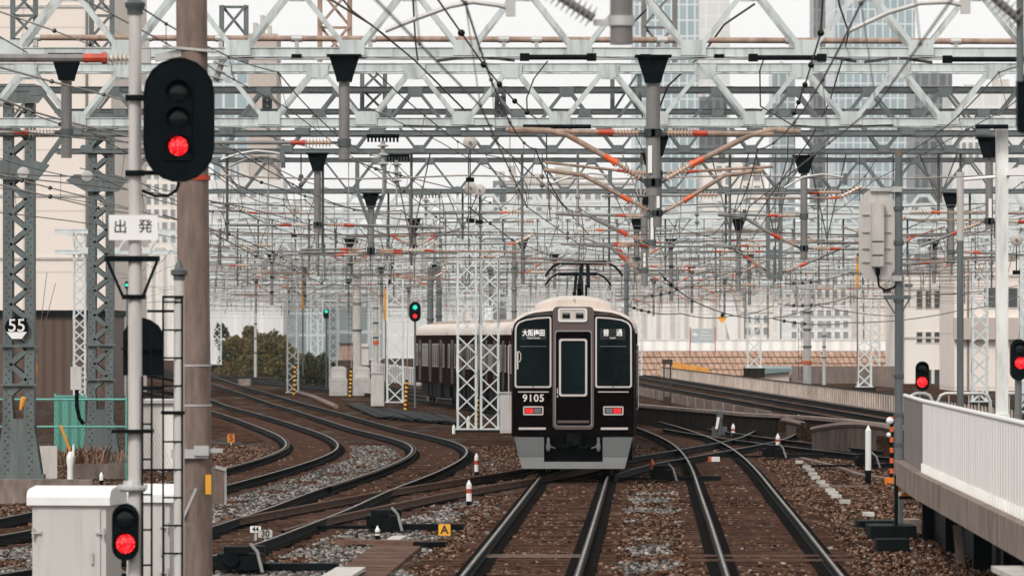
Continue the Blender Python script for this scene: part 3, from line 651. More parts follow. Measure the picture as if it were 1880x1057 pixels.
def hanging_post(label, px, s, yt, yb, tw, arms=(), bw=63, bh=46, m='tube', group='hanging posts under the gantries', plate=None, dy=0.):
    k = s/117.; o = P(px, yt, s)+Vector((0, dy, 0)); t = thing('hanging_post', label, 'hanging post', o, 0, group)
    r = tw/2/s; zt = HC+(YH-yt)/s; zb = HC+(YH-yb)/s; b = MB()
    b.lathe([(r, 0), (r, 1)], (o.x, o.y, zt), (o.x, o.y, zb), 14); b.build('post', m, t, True)
    b = MB(); w = bw/2/117.; h = bh/117.
    b.box((o.x, o.y, zt-.015), (w*2, .5, .03))
    for sy in (-.16, .16): b.prism([(-w*.86, 0), (w*.86, 0), (w*.50, -h*.78), (w*.42, -h), (-w*.42, -h), (-w*.50, -h*.78)], (o.x, o.y+sy, zt-.03), X3, Z3, Y3, .012)
    b.prism([(-.2, 0), (.2, 0), (.1, -h), (-.1, -h)], (o.x-.006, o.y, zt-.03), Y3, Z3, X3, .012)
    b.build('top_bracket', 'black', t)
    if plate:
        b = MB(); b.box(P(plate[0], (plate[1]+plate[2])/2, s)+Vector((0, -r-.02, 0)), (.065, .01, (plate[2]-plate[1])/s)); b.build('number_plate', 'signwhite', t)
    for a in arms:
        a = dict(a); q = a.pop('p'); arm(t, s, q, **a)
        b = MB(); z = HC+(YH-q[0][1])/s; b.lathe([(r*1.25, 0), (r*1.25, 1)], (o.x, o.y, z-.06), (o.x, o.y, z+.06), 14); b.build('collar', 'darkgrey', t)
    return t
hanging_post('stout hanging post left of the photo middle, striped arm pointing left at it', 632, 117, 101, 293, 20, [dict(p=[(620, 262), (395, 262)])])
hanging_post('hanging post far left behind the signal mast, under the nearest gantry', 122, 117, 99, 290, 20, [dict(p=[(112, 244), (-40, 243)], im='insw')])
hanging_post('biggest hanging post right of the train, orange arms spreading up like a V', 1199, 117, 102, 360, 26,
             [dict(p=[(1185, 244), (935, 240)], m='rusty', r=.04), dict(p=[(1213, 244), (1420, 246)], m='rusty', r=.04),
              dict(p=[(1186, 335), (1130, 298), (1040, 247), (1008, 240), (930, 238)], m='rusty', sm='orange', r=.045, il=.46), dict(p=[(1212, 335), (1270, 302), (1378, 248), (1420, 238), (1470, 242)], m='rusty', sm='orange', r=.045, il=.46)], bw=67, bh=48, plate=(1193, 268, 318))
hanging_post('second post of the row right of the train, its V arms lower and thinner', 1207, 89, 249, 418, 16,
             [dict(p=[(1198, 391), (1150, 365), (1072, 322), (1000, 312)], m='rusty', sm='orange', r=.045), dict(p=[(1216, 391), (1262, 365), (1330, 322), (1400, 313)], m='rusty', sm='orange', r=.045),
              dict(p=[(1198, 320), (1000, 298)], r=.03, m='rusty'), dict(p=[(1216, 318), (1420, 306)], r=.03, m='rusty')], plate=(1208, 340, 382))
hanging_post('third post of the row right of the train, one arm rising to the left', 1197, 79, 281, 457, 13,
             [dict(p=[(1189, 445), (1150, 430), (1078, 395), (1020, 392)], r=.045), dict(p=[(1189, 397), (1040, 394)], r=.03)], plate=(1197, 400, 440))
hanging_post('fourth post of the row right of the train, hanging lowest beside the pantograph', 1183, 64, 354, 525, 13,
             [dict(p=[(1175, 496), (1148, 476), (1118, 452), (1075, 450)], r=.05), dict(p=[(1175, 451), (1030, 448)], r=.035)], plate=(1183, 465, 490))
hanging_post('grey hanging post right of the big signal, arms with red bands on both sides', 583, 79, 281, 428, 13,
             [dict(p=[(574, 413), (420, 413)], im='insw'), dict(p=[(592, 412), (815, 418)])])
hanging_post('hanging post with twin arms above the white arch, left of the green and red signal', 681, 64, 354, 468, 12,
             [dict(p=[(672, 457), (553, 458)]), dict(p=[(672, 463), (553, 464)]), dict(p=[(690, 459), (895, 462)]), dict(p=[(690, 463), (840, 464)])])
b = MB(); b.bar(P(656, 292, 64), P(656, 352, 64), .12, .1); b.bar(P(706, 292, 64), P(706, 352, 64), .12, .1); b.bar(P(656, 352, 64), P(680, 415, 64), .12, .1); b.bar(P(706, 352, 64), P(683, 415, 64), .12, .1); b.bar(P(660, 362, 64), P(702, 362, 64), .1, .1); o = b.build('v_hanger', 'grey', None); tag(o, 'grey V shaped hanger frame above the post with twin arms', 'hanger')
hanging_post('hanging post left of the white back of the right hand signal', 1476, 79, 285, 476, 13,
             [dict(p=[(1468, 397), (1318, 393)]), dict(p=[(1468, 455), (1412, 427), (1365, 398), (1318, 394)], r=.04), dict(p=[(1484, 456), (1640, 458)], r=.03)])
hanging_post('hanging post just left of the square white post at right', 1816, 89, 252, 420, 14,
             [dict(p=[(1824, 406), (1990, 410)], im='insw'), dict(p=[(1808, 406), (1690, 452)], r=.03)], plate=(1817, 365, 400))
hanging_post('dark hanging post at far right, half hidden by the white post', 1746, 64, 354, 480, 12, [dict(p=[(1738, 480), (1650, 486)], r=.035), dict(p=[(1754, 462), (1880, 468)], r=.035)])
def disconnector(px, py, s, L, lab, m):
    o = P(px, py, s); t = thing('disconnector', lab, 'switch', o); b = MB(); b.box(o, (L, .10, .07))
    for i in range(9): b.box(o+Vector((-L*.45+L*.9*i/8, 0, -.07)), (.04, .06, .09))
    b.build('toothed_bar', m, t); b = MB(); insulator(b, o+Vector((0, 0, -.1)), o+Vector((0, 0, -.62)), .10, 3, 8); b.tube([o+Vector((0, 0, -.6)), o+Vector((0, 0, -1.1))], .02, 5); b.build('insulator', 'insgrey', t, True)
disconnector(703, 250, 96, .62, 'black toothed switch bar right of the stout hanging post, upper one', 'black'); disconnector(728, 286, 86, .56, 'black toothed switch bar right of the stout hanging post, lower one', 'black'); disconnector(782, 356, 66, .8, 'grey toothed switch bar under the fifth gantry', 'grey')
for i, (q, s) in enumerate((([(405, 293), (440, 282), (470, 277), (500, 280), (516, 283)], 92), ([(420, 306), (450, 293), (480, 288), (505, 291), (518, 294)], 88), ([(1010, 338), (1045, 325), (1085, 318), (1118, 322)], 84), ([(1440, 345), (1475, 325), (1510, 320), (1550, 326)], 84), ([(1280, 380), (1330, 378), (1365, 392)], 78))):
    b = MB(); b.tube([P(x, y, s) for x, y in q], .024, 8); o = b.build('steady_arm', 'galv', None, True); b = MB(); b.box(P(q[-1][0]+2, q[-1][1]+3, s), (.09, .06, .26)); b.build('end_plate', 'grey', o)
    tag(o, ('upper', 'lower', 'middle', 'right hand', 'short')[i]+(' of two small curved arms right of the big signal' if i < 2 else ' small curved arm near the V armed posts'), 'contact arm')
def frame_pillar():
    s = 66; t = thing('hanging_post', 'dark grey box frame hanging right of the train, arms left and right', 'hanging post', P(1421, 352, s))
    b = MB()
    for px in (1410, 1433): b.box(P(px, 432, s), (.11, .16, 156/s))
    for py in (353, 405, 422, 441, 462, 470, 508): b.box(P(1421, py, s)+Vector((0, .003, 0)), (.36, .15, .10 if py != 353 else .2))
    b.build('frame', 'grey', t)
    for a in (dict(p=[(1407, 497), (1385, 482), (1345, 455), (1297, 449)], r=.04), dict(p=[(1437, 500), (1478, 484), (1560, 449)], r=.04), dict(p=[(1407, 452), (1290, 450)], r=.03)): arm(t, s, **{'px': a['p'], 'r': a['r']})
frame_pillar()
ordw = {6: 'sixth', 7: 'seventh', 8: 'eighth', 9: 'ninth', 10: 'tenth', 11: 'eleventh'}
POSTS = {6: (53, 401, [(1356, 535), (1170, 500), (760, 470), (1640, 470)]), 7: (44, 438, [(642, 500), (1232, 552), (1715, 520), (960, 520)]),
         8: (37, 467, [(499, 560), (1018, 530), (1376, 560)]), 9: (31.5, 490, [(560, 560), (700, 560), (1270, 575), (900, 560)]), 10: (26, 511, [(470, 575), (640, 575), (1200, 580), (1330, 580)]),
         11: (22, 527, [(530, 585), (750, 580), (1150, 585)])}
tells = {(6, 1356): 'between the two V armed rows', (6, 1170): 'beside the orange V arms', (6, 760): 'above the distant tail car', (6, 1640): 'behind the grey signal pole', (7, 642): 'under a black trumpet bracket above the hedge', (7, 1232): 'right of the roof of the lead car', (7, 1715): 'in front of the beige building', (7, 960): 'just left of the pantographs',
         (8, 499): 'left, over the big hedge', (8, 1018): 'close to the left end of the pantograph', (8, 1376): 'over the yellow diamond sign', (9, 560): 'by the orange rod', (9, 700): 'left of the green and red signal', (9, 1270): 'in front of the corrugated hall', (9, 900): 'behind the twin white columns', (10, 470): 'above the hedge crown', (10, 640): 'over the white arch', (10, 1200): 'right beside the lead car', (10, 1330): 'over the pale billboard', (11, 530): 'over the right slope of the hedge', (11, 750): 'over the tail of the train', (11, 1150): 'behind the roof edge of the lead car'}
for k, (s, yt, lst) in POSTS.items():
    for px, yb in lst:
        arms = []; lo = yt+(yb-yt)*.75; mid = yt+(yb-yt)*.45; wd = 2.0*s
        for sg in ((-1, 1) if random.random() < .7 else (random.choice((-1, 1)),)):
            arms.append(dict(p=[(px+sg*4, mid), (px+sg*wd*random.uniform(.9, 1.3), mid+random.uniform(-2, 3))], r=.03))
            if random.random() < .7: arms.append(dict(p=[(px+sg*4, lo), (px+sg*wd*.35, lo-.33*s), (px+sg*wd*.9, lo-.7*s)], r=.03, m=random.choice(('tube', 'rusty')), sm=random.choice(('red', 'orange'))))
        hanging_post(f'hanging post of the {ordw[k]} gantry, '+tells[(k, px)], px, s, yt, yb, max(.16*s, 4), arms)

# nearer hardware cut by the top edge
t = thing('anchor_post', 'thick grey post end coming down from the top edge, insulator at its left', 'hanging post', P(1141, 0, 225))
b = MB(); s = 225; b.lathe([(21/s, 0), (21/s, 1)], P(1141, -160, s), P(1141, 82, s), 20); b.build('post', 'tube', t, True)
b = MB(); b.lathe([(25/s, 0), (25/s, 1)], P(1141, 30, s), P(1141, 48, s), 20); b.box(P(1112, 42, s), (.2, .05, .05)); b.build('collar', 'galv', t, True)
b = MB(); insulator(b, P(1090, 34, s), P(1008, -18, s), .085, 9, 14); b.build('insulator', 'insgrey', t, True)
t = thing('anchor_post', 'dark post at the top right corner with a grey insulator and a black lamp case', 'hanging post', P(1876, 0, 225))
b = MB(); b.lathe([(7/s, 0), (7/s, 1)], P(1873, -160, s), P(1873, 150, s), 12); b.build('post', 'grey', t, True)
b = MB(); insulator(b, P(1872, 38, s), P(1805, -22, s), .085, 8, 14); b.build('insulator', 'insgrey', t, True)
b = MB(); b.prism(rrect(-.04, .16, -.24, .24, .06), P(1877, 190, s), X3, Z3, Y3, .16); b.build('lamp_case', 'black', t)
for px in ((707, 57, 760, 36, 826, 12, 868, 4, 915, 10, 930, 14), (1557, 58, 1630, 24, 1690, 6, 1740, 4, 1765, 9)):
    q = [P(px[i], px[i+1], 150) for i in range(0, len(px), 2)]; pth = [q[0].lerp(q[1], .0)]+q[1:]
    b = MB(); b.tube(q, .03, 10); o = b.build('steady_arm', 'galv', None, True)
    tag(o, 'pale curved arm at the top of the photo, '+('left of the anchor post' if px[0] < 1000 else 'near the top right corner'), 'contact arm')
    b = MB(); b.box(q[-1]+Vector((.05, 0, .02)), (.12, .08, .26)); b.build('end_plate', 'galv', o)

# ------------------------------------------------------------------ wires
def sagline(a, c, sag, n=10):
    a, c = Vector(a), Vector(c); return [a.lerp(c, i/n)-Vector((0, 0, 4*sag*(i/n)*(1-i/n))) for i in range(n+1)]
def overhead(k, label, sup, zc=5.15, zm=6.05, y1=520, dx=0.):
    t = thing('overhead_line', label, 'overhead wire', (float(xat(k, 60)), 60, zc), 0, 'overhead lines above the tracks')
    bm, bc = MB(), MB(); ys = [y for y in sup if y <= y1]; pm, pc = [], []; nh = 0
    for i in range(len(ys)-1):
        a, c = ys[i], ys[i+1]; s0, s1 = (.22 if i % 2 else -.22), (-.22 if i % 2 else .22)
        for j in range(8):
            u = j/8; y = a+(c-a)*u; x = float(xat(k, y))+dx; sg = min(.55, .008*(c-a)) ; off = s0+(s1-s0)*u
            pm.append(Vector((x+off*.4, y, zm-4*sg*u*(1-u)))); pc.append(Vector((x+off, y, zc)))
    bm.tube(pm, .011, 5); bc.tube(pc, .009, 5); bm.build('messenger_wire', 'wire', t); bc.build('contact_wire', 'wire', t)
    proto = None
    for i in range(2, len(pm), 2):
        if nh >= 60: break
        b = MB(); b.tube([pm[i], pc[i]], .005, 4); b.ball(pm[i], .024, 6); b.ball(pc[i], .018, 6); b.build('hanger', 'wire', t); nh += 1
for i_, (k_, dx_, zc_, nm_) in enumerate((('T0', -8.5, 6.2, 'far left of the train'), ('T0', -6.4, 5.6, 'left of the train'), ('T1', 6.8, 6.0, 'right of the crossover'), ('T0', 1.6, 6.9, 'over the lead car roof'), ('L2', -2.5, 6.0, 'left of the innermost S bend'))):
    overhead(k_, 'clipped wires strung from gantry to gantry '+nm_, [104, 132, 163, 197, 237, 282, 331, 400, 475], zc_, zc_+.7, 480, dx_)
overhead('T0', 'feeder wires running high above the left side of the train track', [50, 89, 132, 163, 197, 237, 282, 331, 400], 6.7, 7.25, 400, -4.2)
overhead('T1', 'feeder wires running high above the right side of the right hand track', [50, 89, 132, 163, 197, 237, 282, 331, 400], 6.7, 7.25, 400, 3.6)
overhead('L1', 'feeder wires running high above the wide left S bend', [89, 132, 163, 197, 237, 282, 331, 400], 6.7, 7.25, 400, 2.4)
SUP = [8, 50, 89, 132, 163, 197, 237, 282, 331, 400, 475, 560]
overhead('T0', 'overhead line above the train track, meeting the pantographs', SUP)
overhead('T1', 'overhead line above the track right of the train', SUP)
overhead('L1', 'overhead line above the wide left S bend', [50]+SUP[2:])
overhead('L2', 'overhead line above the innermost left S bend', [66, 104]+SUP[3:])
overhead('R2', 'overhead line above the nearer raised right hand track', [118, 163, 197, 237, 282, 331, 440], 5.5, 6.4)
overhead('R1', 'overhead line above the farther raised right hand track', [118, 163, 197, 237, 282, 331, 440], 5.5, 6.4)
overhead('XB', 'short overhead line above the crossover right of the train', [128, 150, 170, 190])
def cable(label, px, s0, s1, r=.012, m='wire', balls=(), br=.045, sag=0.):
    n = len(px); inv = [1/s0+(1/s1-1/s0)*i/(n-1) for i in range(n)]
    pts = [P(x, y, 1/i_) for (x, y), i_ in zip(px, inv)]
    if sag:
        q = []
        for a, c in zip(pts, pts[1:]): q += sagline(a, c, sag, 8)[:-1]
        pts = q+[pts[-1]]
    b = MB(); b.tube(pts, r, 6); o = b.build('cable', m, None, True); tag(o, label, 'cable')
    for i in balls:
        b = MB(); b.ball(pts[i], br, 8); b.build('ball_insulator', 'black', o, True)
    return o
cable('brown wire slanting from the top left to above the train', [(500, -20), (608, 0), (682, 46), (767, 116), (917, 266), (1010, 350), (1080, 430)], 190, 64, m='wirebrown', r=.016)
cable('second brown wire starting left of the top middle and joining the first', [(600, -30), (630, 0), (646, 20), (700, 60), (760, 110), (850, 200)], 190, 110, m='wirebrown', r=.013)
cable('dark wire strung with black balls, top middle to right of centre', [(790, -20), (847, 61), (888, 119), (917, 155), (945, 186), (968, 207), (991, 221), (1003, 232), (1004, 300), (1010, 400)], 170, 80, balls=(1, 2, 3, 4, 5, 6), r=.013)
cable('dark wire strung with black balls on the right, top edge to the V arms', [(1512, -20), (1507, 61), (1489, 120), (1478, 156), (1466, 188), (1458, 208), (1447, 226), (1446, 290), (1420, 380), (1380, 440)], 170, 70, balls=(1, 2, 3, 4, 5, 6), r=.013)
cable('brown wire dropping at right past the rusty insulator', [(1536, -20), (1541, 10), (1558, 60), (1548, 105), (1522, 190), (1490, 252), (1425, 345), (1380, 410)], 170, 75, m='wirebrown', r=.014)
cable('thin dark wire hanging straight down left of the anchor post', [(757, -20), (763, 80), (767, 112)], 150, 117, r=.012)
cable('wire loop dropping from the nearest gantry to the V arms, right', [(1408, 92), (1395, 130), (1396, 195), (1430, 215), (1458, 232)], 112, 100, m='wire')
cable('curved jumper wire under the nearest gantry, left of the anchor post', [(1005, 113), (980, 145), (967, 180), (968, 205)], 115, 105)
cable('dark bent rod crossing behind the gantries right of the tall V post', [(1186, 18), (1160, 45)], 105, 104, r=.02)
cable('black wire slanting behind the first gantry, right of the anchor post', [(1385, 8), (1330, 45), (1290, 100), (1254, 132), (1226, 158), (1212, 195)], 105, 95, r=.02)
for i, q in enumerate(([(-20, 15), (100, 57), (165, 82), (200, 97)], [(-10, 121), (95, 150), (190, 174), (240, 188)], [(-10, 178), (60, 205), (123, 223), (240, 252)], [(-10, 190), (45, 205), (110, 228), (235, 262)],
                      [(-10, 318), (40, 331), (92, 345), (185, 368), (310, 402)], [(-10, 337), (92, 361), (180, 382), (240, 392)], [(-10, 62), (50, 97), (70, 104)])):
    cable(['highest', 'second', 'third', 'fourth', 'fifth', 'lowest', 'short steep'][i]+' of the pale wires running in from the left edge', q, 150, 95, m='cable', r=.016 if i in (1, 2) else .011, balls=(1, 2), br=.034)
for i, q in enumerate(([(395, 262), (470, 290), (550, 330), (615, 350), (700, 368)], [(392, 300), (480, 335), (560, 360), (650, 385), (810, 418)], [(640, 290), (690, 310), (742, 350), (800, 398), (850, 440)], [(675, 305), (735, 322), (840, 348), (900, 372)],
                      [(395, 215), (440, 235), (520, 258), (640, 290)], [(300, 395), (420, 430), (500, 462), (560, 500)], [(395, 430), (470, 470), (540, 495), (590, 520)], [(860, 380), (900, 410), (940, 440), (1010, 470)])):
    cable(['upper', 'second', 'third', 'fourth', 'fifth', 'sixth', 'seventh', 'last'][i]+' of the clipped wires sloping right between signal and train', q, 95, 50, m=('cable', 'wire', 'cable', 'wire')[i % 4], r=.016, balls=(1, 2, 3), br=.045)
for i, q in enumerate(([(1210, 500), (1290, 560), (1400, 585), (1500, 560), (1660, 580)], [(1150, 560), (1250, 575), (1340, 580), (1420, 560)], [(1180, 545), (1300, 510), (1400, 470), (1480, 440)], [(1420, 585), (1560, 592), (1760, 570), (1880, 540)], [(1440, 560), (1560, 545), (1700, 540), (1890, 520)], [(1440, 520), (1560, 500), (1700, 490), (1890, 470)])):
    cable(['lowest', 'second lowest', 'rising', 'drooping', 'middle', 'highest'][i]+' of the thin clipped wires in front of the buildings right of the train', q, 60, 42, r=.02, balls=(1, 2, 3), br=.055, sag=.12)
for px, py, s in ((43, 318, 100), (160, 324, 95)):
    b = MB(); o = P(px, py, s); b.lathe([(.03, 0), (.10, .1), (.115, .3), (.08, .5), (.115, .7), (.10, .9), (.03, 1)], o-Vector((0, .05, 0)), o+Vector((0, .05, 0)), 20)
    w = b.build('pulley_wheel', 'galv', None, True); tag(w, 'pale pulley wheel in front of the '+('number board column' if px < 100 else 'riveted column near the mast'), 'pulley')
for px, py, s, lab in ((864, 345, 75, 'left of a pair of pale balance wheels under the fifth gantry'), (880, 349, 73, 'right of a pair of pale balance wheels under the fifth gantry'), (863, 262, 85, 'small pale wheel under the third gantry'), (540, 385, 60, 'grey wheel left of the hanging post with red bands'), (797, 448, 50, 'low pale wheel above the tail of the train'), (1866, 440, 75, 'white wheel right of the square white post')):
    b = MB(); o = P(px, py, s); b.lathe([(.03, 0), (.13, .1), (.155, .3), (.11, .5), (.155, .7), (.13, .9), (.03, 1)], o-Vector((0, .05, 0)), o+Vector((0, .05, 0)), 20)
    w = b.build('balance_wheel', 'wheel', None, True); tag(w, lab if 'wheel' in lab else lab, 'pulley')
    b = MB(); b.lathe([(.03, 0), (.03, 1)], o-Vector((0, .09, 0)), o+Vector((0, .09, 0)), 10); b.build('hub', 'tube', w)
    b = MB(); b.tube([o, o+Vector((0, 0, -.75))], .014, 5); b.box(o+Vector((0, 0, -.8)), (.18, .08, .1)); b.build('weight_rod', 'blackmetal', w)

# ------------------------------------------------------------------ the train
FS = 82.7
def fu(zx, zy): return ((zx-446)/2.9375/FS, (358-zy/2.9375)/FS)
def fpoly(pts, mirror=False): return [(fu(892-x if mirror else x, y)) for x, y in pts][::(-1 if mirror else 1)]
def frr(x0, x1, y0, y1, r=8, n=4):
    a, c = fu(x0, y1), fu(x1, y0); return rrect(a[0], c[0], a[1], c[1], r/2.9375/FS, n)
ROOF = [(1.385, 3.20), (1.372, 3.33), (1.335, 3.45), (1.25, 3.555), (1.08, 3.65), (.9, 3.705), (.5, 3.755), (0, 3.78)]
ROOF = ROOF+[(-x, z) for x, z in ROOF[-2::-1]]
LEN = 18.7
def make_car(lead=False, panto=None, side='left'):
    t = thing('rail_car', 'x', 'train car')
    b = MB(); b.prism([(1.375, .92), (1.375, 3.3), (-1.375, 3.3), (-1.375, .92)], (0, .02 if lead else 0, 0), X3, Z3, Y3, LEN-.02); b.build('body', 'maroon2', t)
    b = MB(); b.prism(ROOF, (0, .10 if lead else 0, 0), X3, Z3, Y3, LEN-.1)
    if lead:      # domed front edge of the roof
        n = len(ROOF); vs = []
        for y, k, dz in ((.10, 1, 0), (.0, .985, -.02), (-.07, .955, -.06)): vs += [(x*k, y, 3.2+(z-3.2)*k+dz*(z-3.2)) for x, z in ROOF]
        b.add(vs, [(i*n+j, i*n+j+1, (i+1)*n+j+1, (i+1)*n+j) for i in range(2) for j in range(n-1)])
    roof = b.build('roof', 'cream', t, True)
    acs = ((.75, 4.2), (6.6, 4.6), (12.6, 4.6))
    for y, L in acs:
        if panto and abs(y+L/2-panto) < 3.2: continue
        pr = [(.895, 3.69), (.88, 3.80), (.80, 3.89), (.55, 3.985), (.25, 4.035), (0, 4.04)]; pr = pr+[(-x, z) for x, z in pr[-2::-1]]
        b = MB(); n = len(pr); vs = []; ah = 1. if lead else .62
        for yy, k in ((y, .8), (y+.25, .97), (y+.5, 1), (y+L-.5, 1), (y+L, .82)): vs += [(x*(k*.25+.75)*(1 if lead else .9), yy, 3.6+(z-3.6)*k*ah) for x, z in pr]
        b.add(vs, [(i*n+j, i*n+j+1, (i+1)*n+j+1, (i+1)*n+j) for i in range(4) for j in range(n-1)]+[tuple(range(n)), tuple(range(4*n, 5*n))])
        a = b.build('air_conditioner', 'cream' if lead else 'tan', roof, True)
        if lead and y < 1: b = MB(); b.box((0, y+.12, 3.965), (.03, .4, .04)); b.build('vent_ridge', 'silver', a)
    b = MB(); b.box((0, LEN/2, .62), (2.3, LEN-2, .55))
    for y in (4.9, 6.2, 8.0, 10.3, 12.4): b.box((1.12, y, .6), (.35, 1.0, .6)); b.box((-1.12, y, .6), (.35, 1.1, .62))
    b.build('underframe', 'blackmetal', t)
    for y in (2.6, LEN-2.6):
        b = MB(); b.box((0, y, .55), (1.9, 2.2, .22))
        for sx in (-1, 1): b.box((sx*1.0, y, .5), (.14, 3.0, .25))
        bo = b.build('bogie', 'blackmetal', t)
        for dy in (-1.05, 1.05):
            b = MB()
            for sx in (-.75, .75): b.lathe([(.43, 0), (.43, 1)], (sx-.06, y+dy, .43), (sx+.06, y+dy, .43), 18)
            b.build('wheel', 'blackmetal', bo)
    fx0 = 1.382
    for sx in (-1, 1):
        for y in (3.1, 9.35, 15.6):
            b = MB(); b.box((sx*1.378, y, 2.0), (.012, 1.36, 1.95)); d = b.build('door', 'maroon', t)
            for dy in (-.33, .33): b = MB(); b.box((sx*1.386, y+dy, 2.25), (.008, .46, .95)); b.build('door_window', 'glass', d)
            b = MB(); b.box((sx*1.389, y, 2.0), (.006, .03, 1.9)); b.build('door_seam', 'black', d)
        for y, w in ((1.55, .7), (4.95, 1.0), (6.2, 1.0), (7.45, 1.0), (11.2, 1.0), (12.45, 1.0), (13.7, 1.0), (17.4, .9)):
            if lead and y < 2: continue
            b = MB(); b.ring(rrect(-w/2-.05, w/2+.05, 1.72, 2.80, .08), rrect(-w/2, w/2, 1.77, 2.75, .06), (sx*1.376, y, 0), Y3, Z3, X3*sx, .022); wf = b.build('window', 'framedark', t)
            b = MB(); b.prism(rrect(-w/2-.01, w/2+.01, 1.76, 2.76, .06), (sx*1.377, y, 0), Y3, Z3, X3*sx, .010); b.build('pane', 'glass', wf)
    b = MB(); b.box((0, -.16, 2.0), (.8, .3, 2.0)) if not lead else b.box((0, LEN+.15, 2.0), (.8, .28, 2.0)); b.build('gangway', 'black', t)
    if panto:
        b = MB(); b.box((0, panto, 3.86), (1.5, 1.6, .07))
        for sx in (-.6, .6):
            for sy in (-.6, .6): b.lathe([(.06, 0), (.09, .3), (.06, .5), (.09, .8), (.05, 1)], (sx, panto+sy, 3.72), (sx, panto+sy, 3.87), 8)
        p = b.build('pantograph', 'black', t)
        b = MB(); b.bar((-.12, panto+.5, 3.9), (-.12, panto-.75, 4.45), .11, .11); b.bar((.06, panto+.5, 3.9), (.06, panto-.75, 4.45), .06, .06); b.bar((-.12, panto-.75, 4.45), (-.05, panto+.35, 5.02), .09, .09); b.bar((.12, panto-.75, 4.45), (.10, panto+.35, 5.02), .09, .09); b.build('arm', 'black', p)
        for dy in (.15, .5):
            b = MB(); b.tube([(-1.02, panto+dy, 4.72), (-.93, panto+dy, 4.86), (-.80, panto+dy, 4.99), (-.62, panto+dy, 5.07), (0, panto+dy, 5.085), (.62, panto+dy, 5.07), (.80, panto+dy, 4.99), (.93, panto+dy, 4.86), (1.02, panto+dy, 4.72)], .032, 6)
            b.box((0, panto+dy, 5.07), (1.2, .07, .10)); b.build('collector_head', 'black', p)
    if not lead: return t
    # ---- cab end
    top = [(1.372, .92), (1.372, 3.20), (1.345, 3.34), (1.27, 3.445), (1.08, 3.525), (.5, 3.60), (0, 3.62)]; prof = top+[(-x, z) for x, z in top[-2::-1]]
    b = MB(); n = len(prof); vs = []
    for y, k in ((.03, 1.0), (-.04, .992), (-.085, .975), (-.105, .945)): vs += [(x*k, y, .92+(z-.92)*(1-(1-k)*.6) if z > 1 else z) for x, z in prof]
    b.add(vs, [(i*n+j, i*n+(j+1) % n, (i+1)*n+(j+1) % n, (i+1)*n+j) for i in range(3) for j in range(n)]+[tuple(range(3*n, 4*n))])
    face = b.build('front_end', 'maroon', t, True)
    y0 = -.106; D = -Y3
    b = MB(); pl = frr(335, 557, 132, 792, 26, 6); b.prism(pl, (0, y0+.1, 0), X3, Z3, D, .135); pil = b.build('centre_pillar', 'pillar', t)
    yp = y0-.036
    b = MB(); b.prism(frr(346, 547, 258, 776, 16, 5), (0, yp, 0), X3, Z3, D, .004); b.build('door_surround', 'skirt2', pil)
    b = MB(); b.prism(frr(352, 541, 266, 771, 14, 5), (0, yp-.004, 0), X3, Z3, D, .004); dr = b.build('front_door', 'maroon', pil)
    b = MB(); b.ring(frr(369, 521, 304, 614, 14, 5), frr(380, 510, 315, 603, 10, 5), (0, yp-.008, 0), X3, Z3, D, .022); b.build('door_window_frame', 'silver', dr)
    b = MB(); b.prism(frr(377, 513, 312, 606, 10, 5), (0, yp-.008, 0), X3, Z3, D, .008); b.build('door_window', 'glass', dr)
    b = MB(); b.box((fu(446, 750)[0], yp-.012, fu(446, 750)[1]), (.70, .02, .055)); b.build('door_step', 'pillar', dr)
    b = MB(); b.tube([(fu(361, 570)[0], yp-.03, fu(361, 570)[1]), (fu(361, 600)[0], yp-.03, fu(361, 600)[1])], .012, 6); b.tube([(fu(361, 608)[0], yp-.03, fu(361, 608)[1]), (fu(361, 620)[0], yp-.03, fu(361, 620)[1])], .012, 6); b.build('door_handle', 'silver', dr)
    b = MB(); b.ring(frr(364, 521, 140, 214, 13, 5), frr(373, 512, 149, 206, 9, 5), (0, yp, 0), X3, Z3, D, .03); hb = b.build('headlight_box', 'signwhite', pil)
    b = MB(); b.prism(frr(371, 514, 147, 208, 9, 5), (0, yp, 0), X3, Z3, D, .012); b.build('lamp_panel', 'silver', hb)
    for c in (407, 480):
        b = MB(); b.prism(frr(c-21, c+21, 164, 196, 3, 2), (0, yp-.012, 0), X3, Z3, D, .01); lb = b.build('headlight', 'skirt', t)
        b = MB()
        for dx in (-9, 10):
            u, w = fu(c+dx, 181); b.lathe([(.045, 0), (.045, .7), (.03, 1)], (u, yp-.02, w), (u, yp-.05, w), 14)
        b.build('lens', 'darklens', lb, True)
    O = [(130, 555), (134, 564), (143, 568), (316, 568), (325, 564), (328, 556), (328, 198), (326, 189), (318, 185), (250, 189), (185, 199), (152, 213), (137, 230), (131, 250)]
    I = [(139, 551), (142, 556), (147, 559), (313, 559), (317, 556), (319, 551), (319, 202), (318, 197), (313, 194), (250, 198), (190, 207), (159, 219), (146, 234), (140, 252)]
    for mir in (False, True):
        B2 = [(121, 560), (128, 573), (140, 577), (320, 577), (333, 572), (336, 560), (336, 190), (333, 180), (322, 175), (248, 180), (180, 190), (144, 205), (127, 226), (121, 250)]
        b = MB(); b.prism(fpoly(B2, mir), (0, y0, 0), X3, Z3, D, .006); b.build('window_seal', 'black', t)
        b = MB(); b.ring(fpoly(O, mir), fpoly(I, mir), (0, y0-.006, 0), X3, Z3, D, .022); wf = b.build('front_window', 'silver', t)
        b = MB(); b.prism(fpoly([(x, y) for x, y in O], mir), (0, y0-.006, 0), X3, Z3, D, .009); b.build('window_glass', 'glass', wf)
        b = MB(); a, c = sorted(((892-160) if mir else 160, (892-300) if mir else 300)); p0, p1 = fu(a, 345), fu(c, 345); b.box(((p0[0]+p1[0])/2, y0-.0165, p0[1]), (abs(p1[0]-p0[0]), .003, .012)); b.build('blind_edge', 'skirt', wf)
